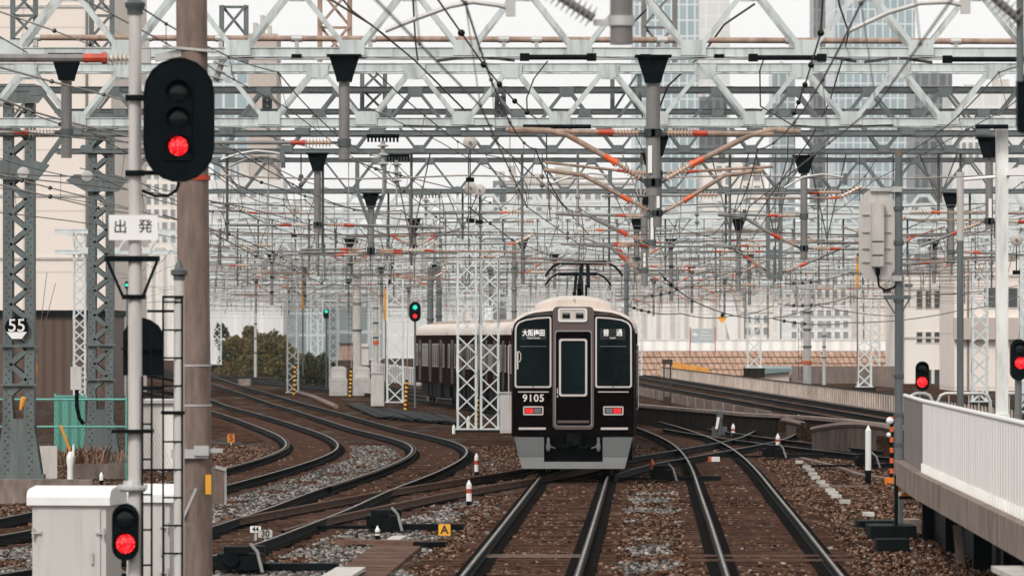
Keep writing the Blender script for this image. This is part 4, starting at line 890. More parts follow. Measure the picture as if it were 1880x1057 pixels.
        b = MB(); cx = lambda x: 892-x if mir else x
        a, c = sorted((cx(166), cx(302))); b.prism(frr(a, c, 250, 309, 3, 2), (0, y0-.015, 0), X3, Z3, D, .004); ds = b.build('destination_display', 'lettering', wf)
        yt_ = y0-.020
        if not mir:
            text('display_text', '大阪梅田', .155, (fu(232, 275)[0], yt_, fu(232, 275)[1]), X3, Z3, 'display', ds, .002, bold=.012, spacing=.98, sx=.82)
            text('display_text', 'Osaka-Umeda', .050, (fu(232, 300)[0], yt_, fu(232, 300)[1]), X3, Z3, 'display', ds, .002)
        else:
            text('display_text', '普　通', .165, (fu(658, 274)[0], yt_, fu(658, 274)[1]), X3, Z3, 'display', ds, .002, bold=.004, spacing=1.0, sx=.88)
            text('display_text', 'Local', .056, (fu(658, 299)[0], yt_, fu(658, 299)[1]), X3, Z3, 'display', ds, .002)
        b = MB(); u = fu(cx(146), 420); b.box((u[0], y0-.017, u[1]), (.035, .006, .40)); b.tube([(fu(cx(152), 370)[0], y0-.02, fu(cx(152), 370)[1]), (fu(cx(163), 385)[0], y0-.02, fu(cx(163), 385)[1]), (fu(cx(163), 415)[0], y0-.02, fu(cx(163), 415)[1]), (fu(cx(155), 430)[0], y0-.02, fu(cx(155), 430)[1])], .012, 6)
        if not mir: b.build('cab_handle', 'silver', wf)
        b = MB(); a, c = sorted((cx(148), cx(313))); p0, p1 = fu(a, 590), fu(c, 590); b.box(((p0[0]+p1[0])/2, y0-.008, p0[1]), (p1[0]-p0[0], .018, .022)); b.build('trim_strip', 'silver', t)
        b = MB(); a, c = sorted((cx(152), cx(298))); p0, p1 = fu(a, 787), fu(c, 787); b.box(((p0[0]+p1[0])/2, y0-.03, p0[1]), (p1[0]-p0[0], .07, .05)); b.build('foot_step', 'silver', t)
        b = MB(); a, c = sorted((cx(176), cx(285))); b.ring(frr(a, c, 667, 715, 7, 4), frr(a+7, c-7, 674, 708, 4, 4), (0, y0, 0), X3, Z3, D, .03); tl = b.build('tail_light', 'silver', t)
        b = MB(); b.prism(frr(a+5, c-5, 672, 710, 4, 3), (0, y0, 0), X3, Z3, D, .008); b.build('lamp_case', 'black', tl)
        a, c = sorted((cx(189), cx(230))); b = MB(); b.prism(frr(a, c, 678, 704, 3, 3), (0, y0-.008, 0), X3, Z3, D, .008); b.build('red_lens', 'redlens', tl)
        a, c = sorted((cx(234), cx(273))); b = MB(); b.prism(frr(a, c, 678, 704, 3, 3), (0, y0-.008, 0), X3, Z3, D, .008); b.build('clear_lens', 'skirt', tl)
        b = MB(); b.prism(fpoly([(127, 832), (288, 832), (288, 938), (152, 938), (140, 890)], mir), (0, -.02, 0), X3, Z3, D, .06); sk = b.build('skirt', 'skirt', t)
        b = MB(); b.prism(fpoly([(152, 940), (288, 940), (288, 1003), (170, 1003)], mir), (0, -.02, 0), X3, Z3, D, .068); b.build('skirt_edge', 'skirt2', sk)
        b = MB(); b.prism(fpoly([(127, 834), (127, 870), (120, 834)], mir), (0, .02, 0), X3, Z3, Y3, 2.2); b.build('skirt_return', 'skirt', sk)
        b = MB(); u = fu(cx(311), 872); b.box((u[0], -.04, u[1]), (.06, .08, .30)); b.box((u[0], -.09, u[1]-.05), (.09, .03, .12)); b.tube([(u[0], -.1, u[1]-.03), (u[0]*.72, -.08, u[1]-.09)], .015, 6); b.build('jumper_bracket', 'skirt', t)
        b = MB(); w0, w1 = fu(cx(235), 572), fu(cx(200), 500); b.bar((w0[0], y0-.035, w0[1]), (w1[0], y0-.03, w1[1]), .016, .012); b.bar((w1[0]-.02, y0-.032, w1[1]-.16), (w1[0]+.01, y0-.032, w1[1]+.16), .012, .012); b.build('wiper', 'black', wf)
        s_ = -1 if not mir else 1
        b = MB(); b.tube([(s_*1.40, .25, 1.5), (s_*1.44, .25, 1.55), (s_*1.44, .25, 2.9), (s_*1.40, .25, 2.95)], .014, 6); b.build('hand_rail', 'silver', t)
    b = MB(); p0, p1 = fu(288, 966), fu(606, 1003); b.box(((p0[0]+p1[0])/2, -.05, (p0[1]+p1[1])/2), (p1[0]-p0[0]-.006, .06, p0[1]-p1[1])); b.build('guard_bar', 'skirt2', t)
    b = MB(); b.box((0, .25, .78), (2.6, .3, .22)); b.box((0, .5, .55), (1.2, .3, .5)); b.build('end_beam', 'black', t)
    b = MB(); b.lathe([(.12, 0), (.15, .3), (.09, .5), (.09, 1)], (0, -.22, .82), (0, .2, .82), 12); b.box((-.09, -.2, .88), (.1, .16, .2)); b.box((.14, -.15, .80), (.05, .1, .34)); b.tube([(-.2, -.1, .70), (.25, -.12, .66), (.35, -.06, .72)], .018, 6); b.build('coupler', 'blackmetal', t)
    text('car_number', '9105', .222, (fu(231, 625)[0], y0-.001, fu(231, 625)[1]), X3, Z3, 'whitelet', t, .006, bold=.018, spacing=1.12)
    return t
def place_car(t, i):
    def at(d):   # point on the track a distance d behind the front of the train
        p = paths['T0']; q = p[p[:, 1] >= 126.2]; q = np.vstack([[xat('T0', 126.2), 126.2], q]); L = np.concatenate([[0], np.cumsum(np.hypot(*np.diff(q, axis=0).T))])
        return np.interp(d, L, q[:, 0]), np.interp(d, L, q[:, 1])
    a, c = at(i*19.0+2.4), at(i*19.0+2.4+13.9); rz = math.atan2(-(c[0]-a[0]), c[1]-a[1])
    t.location = (a[0]+math.sin(rz)*2.4, a[1]-math.cos(rz)*2.4, 0); t.rotation_euler = (0, 0, rz)
car = make_car(True); place_car(car, 0); tag(car, 'maroon lead car with the cab end, 9105 on its front and lit red tail lamps', 'train car', 'cars of the maroon train')
car2 = make_car(False, 5.0); place_car(car2, 1); tag(car2, 'car right behind the lead car, the nearer higher pantograph on its roof', 'train car', 'cars of the maroon train')
car3 = make_car(False, 12.6); place_car(car3, 2); tag(car3, 'car under the second, lower pantograph, hidden by the lead car', 'train car', 'cars of the maroon train')
plain = make_car(False)
labs = ['fourth car of the maroon train, mostly behind the lead car', 'fifth car of the maroon train, just left of the lead car front', 'sixth car of the maroon train, seen between the white lattice columns', 'seventh car of the maroon train, left of the twin white lattice columns', 'hindmost car of the maroon train, its end beside the tall cabinet group']
for i, lb in enumerate(labs):
    o = plain if i == 0 else dup(plain); place_car(o, i+3); tag(o, lb, 'train car', 'cars of the maroon train')

# ------------------------------------------------------------------ signals, masts and cabinets at the left
def stadium(w, h, n=10):
    r = w/2; return [(r*math.cos(R(a)), h/2-r+r*math.sin(R(a))) for a in np.linspace(0, 180, n)]+[(r*math.cos(R(a)), -h/2+r+r*math.sin(R(a))) for a in np.linspace(180, 360, n)]
def lamp(parent, o, r, m, name='lens', hood=1.6, hm='black'):
    b = MB(); b.lathe([(r, 0), (r*.98, .5), (r*.6, 1)], o, o-Vector((0, .03, 0)), 20); l = b.build(name, m, parent, True)
    b = MB(); k = 12; L = r*hood; vs = []; R1 = r*1.18; R2 = r*1.28
    for j in range(k+1):
        a = R(-25+230*j/k); ca, sa = math.cos(a), math.sin(a); sl = L*(.35+.65*max(0, sa))
        vs += [o+Vector((R1*ca, 0, R1*sa)), o+Vector((R2*ca, 0, R2*sa)), o+Vector((R1*ca, -sl, R1*sa)), o+Vector((R2*ca, -sl, R2*sa))]
    fs = []
    for j in range(k):
        i, q = 4*j, 4*j+4; fs += [(i, q, q+2, i+2), (i+1, i+3, q+3, q+1), (i+2, q+2, q+3, i+3), (i, i+1, q+1, q)]
    b.add(vs, fs); b.build('hood', hm, parent, True); return l
def ladder(parent, x0, x1, y, z0, z1, step=.38, m='blackmetal', both=True):
    b = MB(); b.box((x0, y, (z0+z1)/2), (.022, .022, z1-z0))
    if both: b.box((x1, y, (z0+z1)/2), (.022, .022, z1-z0))
    z = z0+.1
    while z < z1: b.tube([(x0, y, z), (x1, y, z)], .012, 6); z += step
    return b.build('ladder', m, parent)
def stripes_tube(a, c, r, n, parent, mats=('yellow', 'black'), name='striped_guard'):
    b = MB(); a, c = Vector(a), Vector(c)
    for i in range(n): b.cur = i % 2; b.tube([a.lerp(c, i/n), a.lerp(c, (i+1)/n)], r, 8)
    return b.build(name, list(mats), parent, True)

s = 170; t = thing('signal_mast', 'white signal mast at left carrying the big black oval signal with its red lamp lit', 'signal', P(248, 1174, s))
zt, x0, yy = HC+(YH-22)/s, (248-940)/s, F/s
b = MB(); b.lathe([(.078, 0), (.074, .5), (.068, 1)], (x0, yy, -.25), (x0, yy, zt), 24); mast = b.build('mast', 'cab', t, True)
b = MB(); b.lathe([(.085, 0), (.085, .25), (.108, .42), (.112, .62), (.085, .72), (.06, .80), (.05, 1)], (x0, yy, zt-.03), (x0, yy, zt+.17), 20); b.build('finial', 'darkgrey', mast, True)
o = P(331, 222, s)+Vector((0, -.25, 0))
b = MB(); b.prism(stadium(130/s, 228/s), o, X3, Z3, Y3, .03); b.ring(stadium(130/s, 228/s), stadium(124/s, 222/s), o-Vector((0, .012, 0)), X3, Z3, Y3, .014); sh = b.build('signal_plate', 'black', t)
b = MB(); b.prism([(a_/s, c_/s) for a_, c_ in ((-26, -74), (24, -74), (24, 76), (-26, 76))], o-Vector((0, .004, 0)), X3, Z3, -Y3, .02); b.build('lamp_panel', 'black', sh)
for i, py in enumerate((171, 219, 270)): lamp(sh, P(330, py, s)+Vector((0, -.275, 0)), 18/s, 'redlens' if i == 2 else 'darklens', hood=1.3)
b = MB()
for py, pw in ((180, 38), (318, 60)):
    b.bar(P(240, py, s)+Vector((0, -.1, 0)), P(240+pw, py, s)+Vector((0, -.1, 0)), .05, .05); b.box(P(248, py, s)+Vector((0, 0, 0)), (.20, .2, .06))
b.box(P(320, 222, s)+Vector((0, -.12, 0)), (.26, .2, .9)); b.build('signal_bracket', 'blackmetal', sh)
b = MB(); b.tube([P(262, 350, s)+Vector((0, -.1, 0)), P(285, 360, s)+Vector((0, -.12, 0)), P(310, 360, s)+Vector((0, -.12, 0)), P(325, 350, s)+Vector((0, -.12, 0)), P(330, 335, s)+Vector((0, -.12, 0))], .018, 8); b.build('signal_cable', 'black', sh, True)
b = MB(); b.box(P(246, 418, s)+Vector((0, -.10, 0)), (90/s, .02, 46/s)); sg = b.build('name_sign', 'signwhite', t)
text('sign_text', '出', .155, P(222, 418, s)+Vector((0, -.112, 0)), X3, Z3, 'lettering', sg, .002, bold=.006); text('sign_text', '発', .155, P(268, 417, s)+Vector((0, -.112, 0)), X3, Z3, 'lettering', sg, .002, bold=.006)
b = MB(); b.bar(P(193, 475, s)-Y3*.02, P(293, 475, s)-Y3*.02, .16, .06); b.bar(P(197, 478, s), P(226, 545, s), .03, .03); b.bar(P(289, 478, s), P(262, 545, s), .03, .03); b.box(P(246, 545, s), (.25, .2, .05)); b.build('foot_bracket', 'black', mast)
b = MB(); b.box(P(244, 791, s), (.44, .3, .04)); b.build('foot_plate', 'blackmetal', mast)
b = MB(); b.lathe([(.13, 0), (.15, .2), (.15, .45), (.11, .6), (.1, 1)], P(244, 902, s), P(244, 882, s), 12); b.box(P(244, 893, s), (.31, .12, .05)); b.build('collar', 'galv', mast)
ladder(mast, (262-940)/s, (279-940)/s, yy-.05, -.2, HC+(YH-690)/s, .38, both=True)
b = MB(); b.tube([P(279, 690, s), P(276, 640, s), P(284, 600, s)], .012, 6); b.build('conduit', 'black', mast)
so = P(232, 975, s)+Vector((0, -.22, 0)); b = MB(); b.prism(stadium(48/s, 104/s), so, X3, Z3, Y3, .16); b.box(P(240, 1010, s)+Vector((0, -.05, 0)), (.1, .3, .08)); b.box(P(240, 940, s)+Vector((0, -.05, 0)), (.1, .3, .08)); sm_ = b.build('small_signal', 'black', t)
lamp(sm_, P(232, 950, s)+Vector((0, -.225, 0)), 17/s, 'darklens', hood=1.0); lamp(sm_, P(233, 996, s)+Vector((0, -.225, 0)), 18/s, 'redlens', hood=1.0)

s = 150; t = thing('concrete_pole', 'thick brown concrete pole running out of the top of the photo, red band high up', 'pole', P(357, 1108, s))
x0, yy = (355-940)/s, F/s
b = MB(); b.lathe([(.212, 0), (.200, .45), (.186, 1)], (x0+.03, yy, -.3), (x0-.03, yy, 8.4), 28); pole = b.build('pole', 'conc', t, True)
b = MB(); b.lathe([(.204, 0), (.204, 1)], P(356, 331, s), P(356, 322, s), 28); b.build('red_band', 'red', pole)
for py in (672, 745, 840, 905, 965): b = MB(); b.lathe([(.209, 0), (.209, 1)], P(357.5, py, s), P(357.5, py-(3 if py < 800 else 8), s), 28); b.build('pole_band', 'galv' if py < 800 else 'conc2', pole)
b = MB(); b.box(P(350, 832, s)-Y3*.22, (.45, .08, .11)); b.box(P(372, 826, s)-Y3*.26, (.18, .08, .12)); b.box(P(398, 826, s)-Y3*.2, (.16, .08, .05)); b.bar(P(337, 952, s)-Y3*.2, P(362, 895, s)-Y3*.2, .03, .03); b.build('clamp_box', 'galv', pole)
b = MB(); b.box(P(384, 888, s)-Y3*.18, (.07, .03, .24)); b.build('warning_plate', 'yellow', pole)
b = MB(); b.bar(P(285, 108, s)-Y3*.1, P(335, 98, s)-Y3*.1, .09, .09); b.box(P(267, 105, s)-Y3*.1, (.14, .14, .17)); b.bar(P(300, 87, s)-Y3*.1, P(398, 96, s)-Y3*.1, .2, .03); b.build('arm_bracket', 'galv', pole)
arm(pole, s, [(258, 107), (-60, 107)], r=.05, il=.32, sl=.28, im='insw', ir=.085, n=6)
b = MB(); insulator(b, P(408, 112, s), P(396, 150, s), .09, 3); b.build('insulator', 'insgrey', pole, True)
s = 155; t = thing('lamp_mast', 'thin pale mast with a cone cap and black ladder against the concrete pole', 'signal', P(329, 1124, s))
x0, yy = (329-940)/s, F/s
b = MB(); b.lathe([(.066, 0), (.062, 1)], (x0, yy, -.3), (x0, yy, HC+(YH-512)/s), 20); mast = b.build('mast', 'cab', t, True)
b = MB(); b.lathe([(.07, 0), (.07, .18), (.10, .25), (.10, .45), (.06, .52), (.012, 1)], P(329, 514, s), P(329, 474, s), 16); b.build('finial', 'darkgrey', mast, True)
ladder(mast, (300-940)/s, (335-940)/s, yy-.06, -.2, HC+(YH-545)/s, .33)
b = MB(); b.box(P(318, 545, s)-Y3*.06, (.25, .05, .03)); b.box(P(318, 757, s)-Y3*.06, (.28, .06, .04)); b.bar(P(270, 571, s), P(330, 571, s), .03, .03); b.bar(P(270, 690, s), P(330, 700, s), .03, .03); b.build('cross_arm', 'blackmetal', mast)
b = MB(); b.prism([(-36/s, -52/s), (36/s, -52/s), (36/s, 28/s), (28/s, 40/s), (14/s, 50/s), (0, 54/s), (-14/s, 50/s), (-28/s, 40/s), (-36/s, 28/s)], P(262, 637, s), X3, Z3, Y3, .12); sb = b.build('signal_back', 'black', t)
b = MB(); b.box(P(262, 640, s)-Y3*.04, (.5, .06, .02)); b.build('back_rib', 'blackmetal', sb); b = MB(); b.box(P(275, 712, s), (.3, .2, .05)); b.build('foot_rest', 'blackmetal', sb)

def cabinet(label, px0, px1, pyt, s, rz, dep=.75, dd=0., wide=None, door=True):
    w = (px1-px0)/s; zt = HC+(YH-pyt)/s; c = P((px0+px1)/2, 0, s); t = thing('relay_cabinet', label, 'cabinet', (c.x, c.y, -.15), rz)
    t2 = MB(); M_ = Matrix.Translation(t.location) @ Matrix.Rotation(rz, 4, 'Z')
    def put(b, name, m, par, sm=False):
        b.v = [tuple(M_ @ Vector(v)) for v in b.v]; return b.build(name, m, par, sm)
    h = zt+.15; b = MB(); b.box((0, dep/2, (h-.16)/2), (w, dep, h-.16)); body = put(b, 'body', 'cab', t)
    ov = .06; pr = [(-ov, h-.20), (-ov, h-.10), (-ov+.05, h-.03), (.1, h), (dep/2, h+.03), (dep-.1, h), (dep+ov, h-.06), (dep+ov, h-.20)]
    b = MB(); b.prism(pr, (-w/2-ov, 0, 0), Y3, Z3, X3, w+2*ov); put(b, 'roof', 'signwhite', body)
    b = MB(); b.box((0, -.012, (h-.2)/2+.02), (w-.14, .02, h-.34)); dr = put(b, 'door', 'cab', body)
    b = MB()
    for z in (.25, h*.62):
        for sx in (-1, 1): b.box((sx*(w/2-.06), -.04, z), (.12, .03, .025)); b.tube([(sx*(w/2-.02), -.045, z-.07), (sx*(w/2-.02), -.045, z+.06)], .016, 6)
    b.box((w*.32, -.035, h*.40), (.03, .03, .14)); put(b, 'latch', 'galv', dr)
    b = MB(); b.box((0, dep/2, -.1), (w+.1, dep+.1, .3)); put(b, 'footing', 'conc2', body)
    return t
cabinet('white cabinet at the lower left edge, nearer and wider, small red signal before its side', 58, 196, 897, 150, R(-8), .9)
cabinet('white cabinet between the signal mast and the concrete pole, behind the ladder', 232, 312, 893, 143, R(-7), .8)

# ------------------------------------------------------------------ left side beyond the tracks
s = 89; o = P(31, 603, s)-Y3*.05
t = thing('number_board', 'black board reading 55 with a pale wedge below, on the riveted column', 'sign', o)
b = MB(); b.prism([(-.22, -.06), (.22, -.06), (.25, .04), (.2, .16), (.08, .24), (-.08, .24), (-.2, .16), (-.25, .04)], o, X3, Z3, Y3, .02); bd = b.build('board', 'black', t)
b = MB(); b.prism([(-.21, -.07), (.21, -.07), (.10, -.21), (-.10, -.21)], o, X3, Z3, Y3, .02); b.build('wedge', 'signwhite', t)
text('board_text', '55', .37, o+Vector((0, -.004, .055)), X3, Z3, 'whitelet', bd, .004, bold=.008)
b = MB(); b.bar(P(62, 672, 88), P(102, 520, 88), .012, .012); b.bar(P(66, 672, 88), P(86, 500, 88), .012, .012); o = b.build('guy_wire', 'cable', None); tag(o, 'pair of pale guy wires running down to an amber sleeve beside the number board', 'cable')
b = MB(); b.lathe([(.02, 0), (.05, .3), (.055, .8), (.02, 1)], P(65, 695, 88), P(64, 664, 88), 8); b.build('guy_sleeve', 'amber', o, True)
t = thing('chain_fence', 'green chain link fence with pipe rails at left, behind the riveted columns', 'fence', G(130, 845))
Yf = F/80
b = MB()
for py in (733, 783): b.tube([P(-60, py, 80), P(232, py, 80)], .025, 8)
for px in (-10, 62, 232): b.tube([P(px, 728, 80), P(px, 880, 80)], .025, 8)
b.build('rail', 'tealpaint', t, True)
b = MB(); n = 62
for i in range(n):
    for sg in (1, -1):
        x = -12.4+i*.065; b.tube([(x, Yf+.01*sg, 1.69), (x+sg*1.3*.55, Yf+.01*sg, -.1)], .0035, 3, False)
b.build('mesh_wire', 'darkgrey', t)
t = thing('sheet_panel', 'teal corrugated sheet panel standing behind the chain link fence', 'fence', P(140, 840, 77))
b = MB(); b.box(P(128, 780, 77), (56/77, .04, 108/77)); b.build('sheet', 'teal', t)
b = MB()
for px in (101, 155): b.box(P(px, 780, 77)+Y3*.05, (.05, .05, 1.5))
b.box(P(128, 727, 77), (58/77, .07, .05)); b.build('frame', 'tealpaint', t)
b = MB(); b.box(P(140, 694, 82), (20/82, .18, 42/82)); t = b.build('meter_box', 'cab', None); tag(t, 'small pale meter box on the white lattice column left, with a thick black cable', 'box')
b = MB(); b.tube([P(141, 714, 82), P(141, 745, 82), P(146, 768, 82), P(154, 778, 82)], .045, 8); b.build('cable', 'black', t, True)
t = thing('wrapped_post', 'white wrapped stub post with a leaning orange rod, left by the riveted column', 'post', G(129, 886))
b = MB(); b.lathe([(.07, 0), (.065, .5), (.09, .72), (.08, .85), (.03, 1)], P(129, 888, 82), P(129, 828, 82), 10); b.tube([P(134, 840, 82), P(135, 815, 82)], [.04, .02], 8); b.build('wrap', 'signwhite', t, True)
b = MB(); b.tube([P(128, 826, 82), P(111, 780, 82)], .03, 8); b.build('rod', 'amber', t)
b = MB(); b.lathe([(.03, 0), (.05, .4), (.055, .9), (.03, 1)], P(38, 752, 90), P(44, 728, 90), 8); o = b.build('orange_sleeve', 'amber', None, True); tag(o, 'orange sleeve hanging inside the foot of the number board column', 'cable guard')
t = thing('trough_wall', 'low stained concrete wall at the left edge in front of the riveted columns', 'wall', G(60, 915))
b = MB(); b.box((-10.3, 112.6, .05), (4.0, .35, .5)); b.box((-9.2, 115, -.05), (3.0, .3, .35)); b.build('wall', 'conc2', t)
b = MB(); b.box(P(75, 848, 84), (60/84, .06, 60/84)); o = b.build('mesh_panel', 'paleconc', None); tag(o, 'pale wire mesh panel between the two riveted columns', 'fence')
t = thing('storage_shed', 'white ribbed storage shed behind the signal mast', 'shed', P(285, 850, 75)); b = MB(); b.box(P(287, 800, 75)+Y3*1.5, (62/75, 3, 120/75)); w_ = b.build('wall', 'whiteshed', t)
b = MB(); b.box(P(287, 737, 75)+Y3*1.5, (66/75, 3.2, .08)); b.build('roof', 'galv', w_)
def weeds(name, label, c, ext, n, h, m, cat='weeds', kind=None):
    b = MB(); c = Vector(c)
    for i in range(n):
        x, y = c.x+random.gauss(0, ext[0]), c.y+random.gauss(0, ext[1]); a = random.uniform(0, 6.28); l = random.uniform(.4, 1)*h; d = Vector((math.cos(a), math.sin(a), 0)); q = d.cross(Z3)*.018
        p0 = Vector((x, y, c.z)); p1 = p0+d*l*.2+Z3*l*.6; p2 = p0+d*l*.5+Z3*l*random.uniform(.7, 1)
        b.add([p0-q, p0+q, p1+q, p1-q, p2], [(0, 1, 2, 3), (3, 2, 4)])
    return tag(b.build(name, m, None), label, cat, kind=kind)
weeds('weeds', 'dry reddish weeds along the foot of the teal panel', P(150, 850, 80), (.40, .3), 420, .5, 'leafdry', kind='stuff')
0 and weeds('weeds', 'dry weeds by the black footing of the right hand grey pole', G(1590, 955), (.25, .8), 120, .3, 'leafdry', kind='stuff')

# ------------------------------------------------------------------ small things beside the tracks
def marker(label, px, yb, yt, w, bands, z=-.15):
    p = G(px, yb, z); s = F/p.y; h = (yb-yt)/s; r = w/2/s; t = thing('marker_post', label, 'marker post', p)
    zz = 0; b = MB(); b.cur = 0; n = len(bands); mats = []
    for fr, m in bands:
        if m not in mats: mats.append(m)
        b.cur = mats.index(m); b.lathe([(r, 0), (r, 1)], p+Z3*zz, p+Z3*(zz+h*fr), 10); zz += h*fr
    b.cur = mats.index(bands[-1][1]); b.lathe([(r, 0), (r*.1, 1)], p+Z3*zz, p+Z3*(zz+r*1.8), 10); b.build('post', mats, t); return t
WR = [(.2, 'black'), (.38, 'signwhite'), (.22, 'red'), (.2, 'signwhite')]
marker('white marker post with a red band just left of the train nose', 875, 872, 838, 8, WR)
marker('white marker post with a red band, lower of the two left of the train', 861, 927, 889, 10, WR)
marker('tiny white and black stub beside the dark point machine', 693, 992, 972, 9, [(.5, 'black'), (.15, 'signwhite'), (.15, 'black'), (.2, 'signwhite')])
marker('orange weathered stub post right of the train nose', 1197, 876, 848, 8, [(.75, 'orange'), (.05, 'black'), (.2, 'orange')])
marker('red banded post at the crossing, nearer the centre of the photo', 1346, 802, 783, 7, WR)
marker('red banded post in front of the dark ledge, next to the joining track', 1428, 822, 802, 8, WR)
marker('white stub between the lattice columns and the track, left one', 833, 796, 784, 6, [(1, 'signwhite')])
marker('white stub in front of the twin lattice columns, right one', 860, 789, 769, 7, [(1, 'signwhite')])
marker('small white topped pin on the left wall by the mast', 186, 890, 872, 7, [(.5, 'black'), (.5, 'signwhite')], .1)
marker('tall white post with a black foot at right', 1594, 887, 790, 11, [(.25, 'black'), (.75, 'signwhite')])
marker('small white knob on a thin stake below the raised track', 1466, 792, 765, 5, [(.7, 'bark'), (.3, 'signwhite')])
def grade_post():
    p = G(1321, 800); t = thing('grade_post', 'grey capped post with a slanting white numbered plate, at the retaining wall', 'marker post', p); s = F/p.y
    b = MB(); b.lathe([(.10, 0), (.10, .6), (.12, .65), (.11, .9), (.03, 1)], p, p+Z3*(50/s), 10); b.box(p+Vector((0, .1, .15)), (.5, .3, .3)); b.build('post', 'darkgrey', t)
    b = MB(); b.bar(P(1315, 787, s)-Y3*.15, P(1319, 765, s)-Y3*.15, .09, .02, (0, 1, 0)); b.build('plate', 'signwhite', t)
grade_post()
def sign(label, px, py, s, w, h, m, body, tm, post=0, size=.2):
    o = P(px, py, s); t = thing('track_sign', label, 'sign', (o.x, o.y, -.17)); b = MB(); b.prism(rrect(-w/2/s, w/2/s, -h/2/s, h/2/s, 2/s), o, X3, Z3, Y3, .02); bd = b.build('board', m, t)
    b = MB(); b.box((o.x, o.y+.035, (o.z-h/2/s-.17)/2+.02), (.04, .03, max(.06, o.z-h/2/s+.25))); b.build('stake', 'galv', t)
    if body: text('sign_text', body, size, o-Y3*.003, X3, Z3, tm, bd, .004, bold=.02)
sign('orange plate with the letter A on the gravel left of the train track', 816, 972, 112, 22, 21, 'yellow', 'A', 'lettering', size=.19)
sign('small orange plate with the letter S by the inner left curve', 424, 804, 60, 13, 15, 'orangesign', 'S', 'lettering', size=.26)
sign('pale plate reading 30 between the turnout rails', 487, 979, 115, 26, 14, 'paleconc', '30', 'lettering', size=.14)
sign('pale plate reading 44 beside the plate reading 30', 469, 971, 114, 20, 12, 'signwhite', '44', 'lettering', size=.11)
t = thing('track_box', 'small white and orange box lying in the track by the crossing', 'box', G(1311, 848)); b = MB(); b.box(G(1312, 848)+Z3*.08, (.26, .25, .12)); b.build('case', 'signwhite', t); b = MB(); b.box(G(1303, 848)+Vector((.0, -.01, .08)), (.08, .26, .125)); b.build('lid', 'orange', t)
def point_machine(label, px, py, sc=1.0, flip=1):
    p = G(px, py); t = thing('point_machine', label, 'point machine', p); b = MB(); f = flip
    b.box(p+Vector((0, .6, .16)), (.62*sc, 1.3, .22)); b.box(p+Vector((-.05*f, .2, .31)), (.34*sc, .5, .12)); b.box(p+Vector((.2*f, .9, .30)), (.22*sc, .5, .1)); b.lathe([(.11, 0), (.13, .3), (.13, .8), (.1, 1)], p+Vector((-.12*f, -.1, .2)), p+Vector((-.12*f, .35, .2)), 12)
    b.build('case', 'blackmetal', t)
    b = MB(); b.box(p+Vector((.75*f, .5, .07)), (1.2, .18, .10)); b.box(p+Vector((.6*f, 1.4, .05)), (1.3, .2, .08)); b.box(p+Vector((-.8*f, .9, .05)), (1.0, .06, .05)); b.box(p+Vector((-.9*f, 1.5, .04)), (1.3, .05, .05)); b.build('rod', 'blackmetal', t)
    b = MB(); b.tube([p+Vector((.15*f, .1, .4)), p+Vector((.25*f, -.1, .3)), p+Vector((.33*f, -.3, .02))], .025, 8); b.build('hose', 'tube', t, True)
point_machine('black point machine by the lower edge right of the concrete pole', 440, 1052, 1.0)
point_machine('black point machine with a curved hose between the turnout and the orange A plate', 703, 976, .9)
point_machine('dark point machine right of the train by the orange stub', 1215, 884, .8)
point_machine('dark point machine beside the joining track, right of the crossing', 1420, 842, .8)
point_machine('dark point machine near the foot of the striped post', 1590, 860, .7)
# cable trough with a slab, lying on the ballast
def ground_strip(name, label, cat, pts, w, m, th=.05, z=-.15, seg=.9):
    t = thing(name, label, cat, G(*pts[0])); b = MB(); q = [G(*p, z) for p in pts]
    for a, c in zip(q, q[1:]):
        L = (c-a).length; n = max(1, int(L/seg))
        for i in range(n): b.bar(a.lerp(c, i/n)+Z3*random.uniform(0, .015), a.lerp(c, (i+.96)/n)+Z3*random.uniform(0, .015), w, th)
    return b.build('cover', m, t)
ground_strip('cable_trough', 'brown boarded cable trough leading up from the bottom edge left of the orange A plate', 'cable trough', [(640, 1075), (690, 1035), (742, 995)], .75, 'plank', seg=.24)
ground_strip('trough_slab', 'pale slab lying on the boarded trough at the bottom edge', 'slab', [(612, 1064), (646, 1044)], .40, 'paleconc', z=-.08, seg=4)
ground_strip('trough_slab', 'small pale slab at the top of the boarded trough', 'slab', [(722, 993), (735, 986)], .22, 'paleconc', z=-.10, seg=4)
t = thing('cross_plank', 'grey plank lying crosswise over the boarded trough', 'plank', G(710, 998)); b = MB(); b.bar(G(632, 1000)+Z3*.06, G(775, 1003)+Z3*.06, .5, .06); b.build('board', 'plank', t); b = MB(); b.bar(G(775, 1004)+Z3*.05, G(802, 1005)+Z3*.05, .4, .08); b.build('iron', 'blackmetal', t)
for i, (px, py) in enumerate(((1467, 849), (1481, 858), (1487, 863.5), (1492, 871), (1497, 878), (1507, 886), (1513, 892), (1524, 901), (1529, 906), (1535, 912.5), (1551, 922), (1594, 945))):
    b = MB(); p = G(px, py); b.box(p+Z3*.02, (.20, .45, .07)); o = b.build('white_block', 'paleconc', None); tag(o, 'white block in the dashed row on the gravel right of the tracks', 'block', 'row of white blocks on the gravel')
ground_strip('cable_duct', 'pale cable duct curving along the gravel at right', 'cable duct', [(1405, 837), (1470, 841), (1530, 855), (1580, 872), (1635, 880)], .14, 'conc', seg=1.2)
ground_strip('cable_duct', 'thin cable duct crossing the gravel behind the white blocks', 'cable duct', [(1487, 892), (1600, 893)], .07, 'conc', seg=2)
for y in (82.5, 84.2): 
    for k in ('T1',):
        b = MB(); x = float(xat(k, y)); b.box((x, y, -.115), (2.4, .10, .03)); o = b.build('tie_bar', 'plank', None); tag(o, ('nearer' if y < 83 else 'farther')+' of two pale tie bars across the right hand track', 'tie bar')
